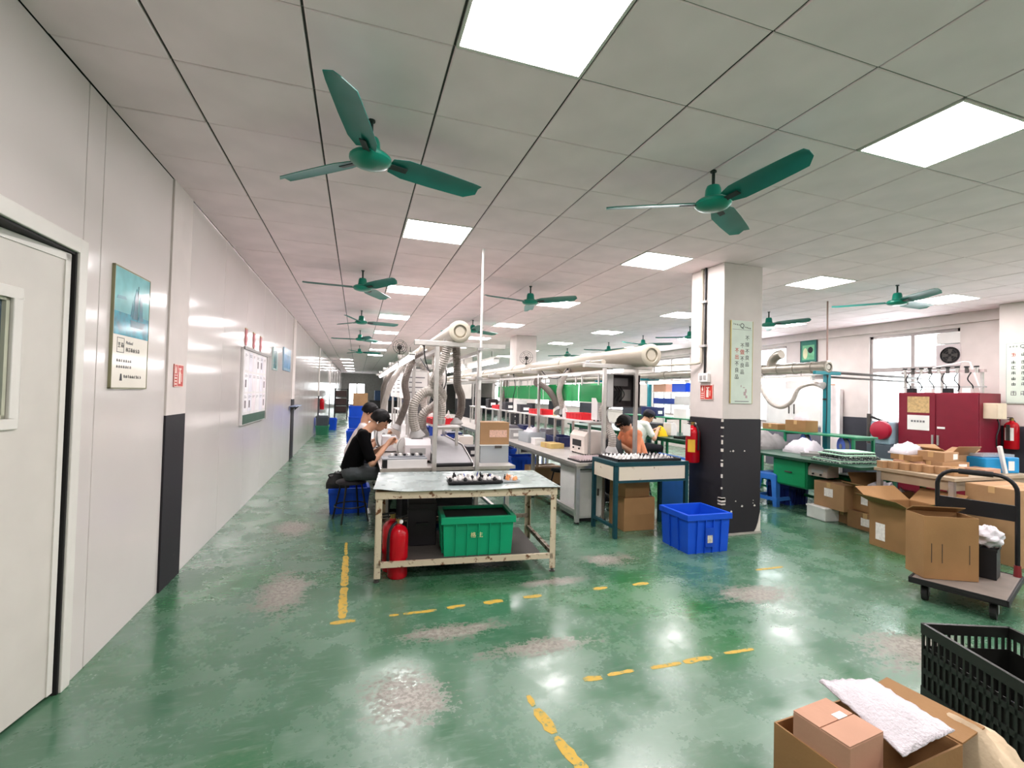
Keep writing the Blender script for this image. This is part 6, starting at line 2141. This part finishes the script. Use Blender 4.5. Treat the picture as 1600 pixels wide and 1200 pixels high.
for i in range(m_ + 1):
    ph = math.pi * i / m_
    for j in range(n):
        a = 2 * math.pi * j / n
        r_ = .085 * (1 + .10 * math.sin(3 * a + .9 * i) + .07 * math.sin(5 * a - 1.3 * i) + .015 * rr.uniform(-1, 1))
        vs.append((r_ * math.sin(ph) * math.cos(a) * 1.1, r_ * math.sin(ph) * math.sin(a), .075 - r_ * .9 * math.cos(ph)))
for i in range(m_):
    for j in range(n):
        fs.append((i * n + j, i * n + (j + 1) % n, (i + 1) * n + (j + 1) % n, (i + 1) * n + j))
q.raw(vs, fs).ob('bag_body', FILM, t, smooth=True)
carton('small pinkish carton behind the bin on the trolley', (4.66, 2.50, .168), TRZ, .14, .12, .40, CARDP)

# ------------------------------------------------------------------ near right corner: cartons and black crate
c = carton('open brown carton at the near right corner', (1.68, 1.15, 0), R(4), .50, .30, .335, CARD2, True, (None, None, None, 8))
c = carton('pinkish carton with a white sticker lying in the open carton', (1.525, 1.135, .262), R(6), .175, .18, .155, CARDP, tape=False, stickers=(('t', .01, .055, .0, .025, PAPER),))
t = thing('bubble_wrap', 'sheet of white bubble wrap draped over the near carton', 'wrap', (1.76, 1.13, .30))
n = 16
vs, fs = [], []
rr = random.Random(5)
CQ = [Vector(q) - Vector((1.76, 1.13, .30)) for q in ((1.625, 1.00, .375), (1.635, 1.285, .44), (1.905, 1.02, .385), (1.86, 1.255, .425))]
for i in range(n + 1):
    for j in range(n + 1):
        u, v = i / n, j / n
        q_ = CQ[0] * (1 - u) * (1 - v) + CQ[1] * (1 - u) * v + CQ[2] * u * (1 - v) + CQ[3] * u * v
        vs.append((q_.x, q_.y, q_.z + .035 * math.sin(math.pi * u) * math.sin(math.pi * v) + rr.uniform(0, .008)))
for i in range(n):
    for j in range(n):
        a = i * (n + 1) + j
        fs.append((a, a + n + 1, a + n + 2, a + 1))
o = M().raw(vs, fs).ob('sheet', mat('bubble_film', '#cdc7cc', .35, var=.05, bump=.8, bs=90), t, smooth=True)
sd = o.modifiers.new('thick', 'SOLIDIFY')
sd.thickness = .006

def vent_crate(label, loc, rot, w, d, h):
    """black crate with slotted sides; every slat is a part"""
    c = thing('slotted_crate', label, 'crate', loc)
    c.rotation_euler = rot
    m = mat('crate_black', '#1d1e1c', .38, var=.2, vs=12)
    M().bx(-w / 2, w / 2, -d / 2, d / 2, 0, .012).ob('base', m, c)
    for (nx_, L, tf) in (('f', w, Matrix.Translation((0, -d / 2, 0))), ('b', w, Matrix.Translation((0, d / 2, 0)) @ Matrix.Rotation(R(180), 4, 'Z')),
                         ('l', d, Matrix.Translation((-w / 2, 0, 0)) @ Matrix.Rotation(R(-90), 4, 'Z')), ('r', d, Matrix.Translation((w / 2, 0, 0)) @ Matrix.Rotation(R(90), 4, 'Z'))):
        M().bx(-L / 2, L / 2, -.004, .012, h - .05, h, tf).ob('top_rail', m, c)
        M().bx(-L / 2, L / 2, -.004, .01, 0, .05, tf).ob('bottom_rail', m, c)
        for z in (h * .36, h * .62):
            M().bx(-L / 2, L / 2, 0, .008, z - .014, z + .014, tf).ob('side_rail', m, c)
        M().bx(-L / 2, L / 2, .008, .011, .03, h * .70, tf).ob('side_panel', m, c)
        nn = int(L / .032)
        for k in range(nn + 1):
            x = -L / 2 + L * k / nn
            ww = .012 if k in (0, nn) else .0055
            M().bx(max(-L / 2, x - ww), min(L / 2, x + ww), .0, .007, .05, h - .05, tf).ob('slat', m, c)
    return c
vc = vent_crate('black slotted crate standing on the floor by the near cartons', (2.81, 1.22, 0), (0, 0, R(-111)), .66, .42, .36)
t = thing('paper_heap', 'crumpled packing paper beside the near open carton', 'paper', (2.06, 1.06, 0))
bumpy('heap', mat('kraft_paper', '#d8c3a5', .8, bump=.6, bs=20), t, .16, .34, .28, .10, 14, 0.0, 2)
# ------------------------------------------------------------------ more goods on the lines
def small_box(label, loc, rz, w, d, h, m, cat='box', group='boxes on the benches', name='parts_box'):
    t = thing(name, label, cat, loc, rz, group)
    M().bx(-w / 2, w / 2, -d / 2, d / 2, 0, h * .82).ob('body', m, t, bevel=.004)
    M().bx(-w / 2 - .003, w / 2 + .003, -d / 2 - .003, d / 2 + .003, h * .82, h).ob('lid', m, t, bevel=.004)
    M().bx(-w * .25, w * .25, -d / 2 - .0045, -d / 2 - .0005, h * .25, h * .6).ob('label', PAPER, t)
    return t
NAVY = mat('bin_navy', '#27305e', .4)
DGREY = mat('dark_grey_plastic', '#3a3a40', .5)
rows = [  # x, y, z, w, d, h, material, label
    (2.62, 7.75, .70, .22, .26, .16, PLASTG, 'grey box on the middle bench just past the clear bin'),
    (2.60, 8.75, .70, .26, .30, .20, DGREY, 'charcoal box on the middle bench between two machines'),
    (2.66, 6.72, .70, .16, .18, .10, PLASTW, 'small white box on the middle bench before the clear bin'),
    (3.10, 8.5, .70, .2, .4, .18, NAVY, 'navy box beneath the raised middle shelf at its end'),
    (2.98, 8.25, 1.14, .22, .3, .14, DGREY, 'charcoal box on the raised middle shelf between red trays'),
    (3.02, 8.62, 1.14, .2, .22, .22, PLASTW, 'white box on the raised middle shelf at its far end'),
    (2.98, 9.2, 1.14, .22, .3, .16, DGREY, 'charcoal box on the far raised middle shelf, front one'),
    (2.98, 10.5, 1.14, .22, .4, .2, BLACKP, 'black box on the far raised middle shelf'),
    (.95, 5.95, 1.09, .2, .16, .10, PLASTW, 'white box between the red trays on the left shelf'),
    (.97, 6.9, 1.09, .22, .3, .2, DGREY, 'charcoal box at the end of the left shelf'),
    (.97, 8.8, 1.09, .22, .3, .24, PLASTW, 'white box on the second left shelf'),
    (.97, 9.6, 1.09, .22, .4, .2, NAVY, 'navy box on the second left shelf'),
    (1.36, 5.62, .70, .2, .24, .12, DGREY, 'charcoal box behind the brown carton on the left bench'),
    (1.38, 6.9, .70, .22, .24, .18, NAVY, 'navy box on the inner left bench past the pale machine'),
    (.36, 7.55, .70, .2, .24, .18, PLASTG, 'grey box beside the second worker of the left line'),
    (.38, 9.5, .70, .24, .3, .2, DGREY, 'charcoal box far along the aisle side of the left bench'),
    (6.1, 6.6, .72, .3, .3, .18, PLASTG, 'grey box on the green bench beyond the cloth heap'),
    (6.46, 7.3, 1.05, .24, .3, .16, DGREY, 'charcoal box on the far green shelf, front one'),
    (6.46, 8.1, 1.05, .24, .4, .2, PLASTW, 'white box on the far green shelf, middle one'),
    (6.46, 9.2, 1.05, .24, .5, .2, NAVY, 'navy box on the far green shelf, last one'),
    (6.1, 8.6, .72, .36, .5, .2, DGREY, 'charcoal box on the green bench past the worker in white'),
]
for (x, y, z, w_, d_, h_, mm, lab) in rows:
    small_box(lab, (x, y, z), R(random.uniform(-6, 6)), w_, d_, h_, mm)
# cartons and crates stored under the middle and left benches
carton('brown carton under the middle bench behind the stool', (2.85, 6.9, 0), R(4), .5, .42, .34, CARDD)
crate('blue crate under the left bench behind the black cabinet', (1.0, 5.8, 0), 0, .5, .6, .36, BLUE, 'plastic crates', 4)
small_box('black equipment box under the middle bench near the white cabinet', (2.95, 5.75, 0), R(3), .4, .5, .42, DARKB)
small_box('black equipment box under the left bench beside the worker in black', (.62, 5.3, 0), R(2), .3, .5, .5, DARKB)
# bundles of cable lying along the frames
def cable(label, pts, m=BLACKP, r=.007):
    o0 = Vector(pts[0])
    t = thing('cable', label, 'cable', o0, group='loose cables')
    M().tube(spline([Vector(p) - o0 for p in pts], 8), r, 6).ob('wire', m, t, smooth=True)
    M().cyl((0, 0, -.02), (0, 0, .02), r * 2, n=8).ob('plug', m, t)
    return t
cable('black cable drooping from the left frame beam', [(.62, 4.74, 1.94), (.66, 4.9, 1.80), (.74, 5.2, 1.70), (.70, 5.6, 1.86)])
cable('black cable hanging down between the left posts', [(.95, 5.4, 1.9), (.98, 5.42, 1.6), (.93, 5.45, 1.4), (.97, 5.5, 1.12)])
cable('thin black cable looped under the thick middle duct', [(2.80, 6.0, 1.84), (2.80, 6.3, 1.72), (2.80, 6.7, 1.74), (2.80, 7.0, 1.86)])
cable('black cable hanging beside the green screens', [(2.80, 8.4, 1.84), (2.84, 8.4, 1.6), (2.82, 8.45, 1.4), (2.84, 8.5, 1.16)])
cable('dark cable running down the teal post', [(6.51, 5.03, 1.84), (6.50, 5.03, 1.6), (6.50, 5.03, 1.3), (6.50, 5.04, 1.02)])
for z in (1.50,):
    t = thing('post_socket', 'small black socket pair on the teal post', 'socket', (6.55, 5.07, z))
    for s in (-1, 1):
        M().bx(s * .045 - .012, s * .045 + .012, -.02, .02, -.012, .012).ob('socket', BLACKP, t)
# red lid on the floor by the pillar
t = thing('plastic_basin', 'red plastic basin on the floor between the pillar and blue crate', 'basin', (3.50, 4.42, 0))
M().lathe([(.09, 0), (.12, .05), (.125, .055), (.115, .055), (.085, .008)], 20).ob('bowl', REDP, t, smooth=True)
M().tube([(.122 * math.cos(R(20 * j)), .122 * math.sin(R(20 * j)), .055) for j in range(18)], .006, 6, None, True).ob('rim', REDP, t, smooth=True)
# blue leaning board behind the pillar
t = thing('blue_board', 'blue board standing between teal table and pillar', 'board', (3.60, 4.72, 0))
M().bx(-.012, .012, -.25, .25, 0, .78).ob('board', BLUES, t, bevel=.004)
M().bx(-.016, .016, -.25, .25, .74, .78).ob('top_rail', BLUES, t)
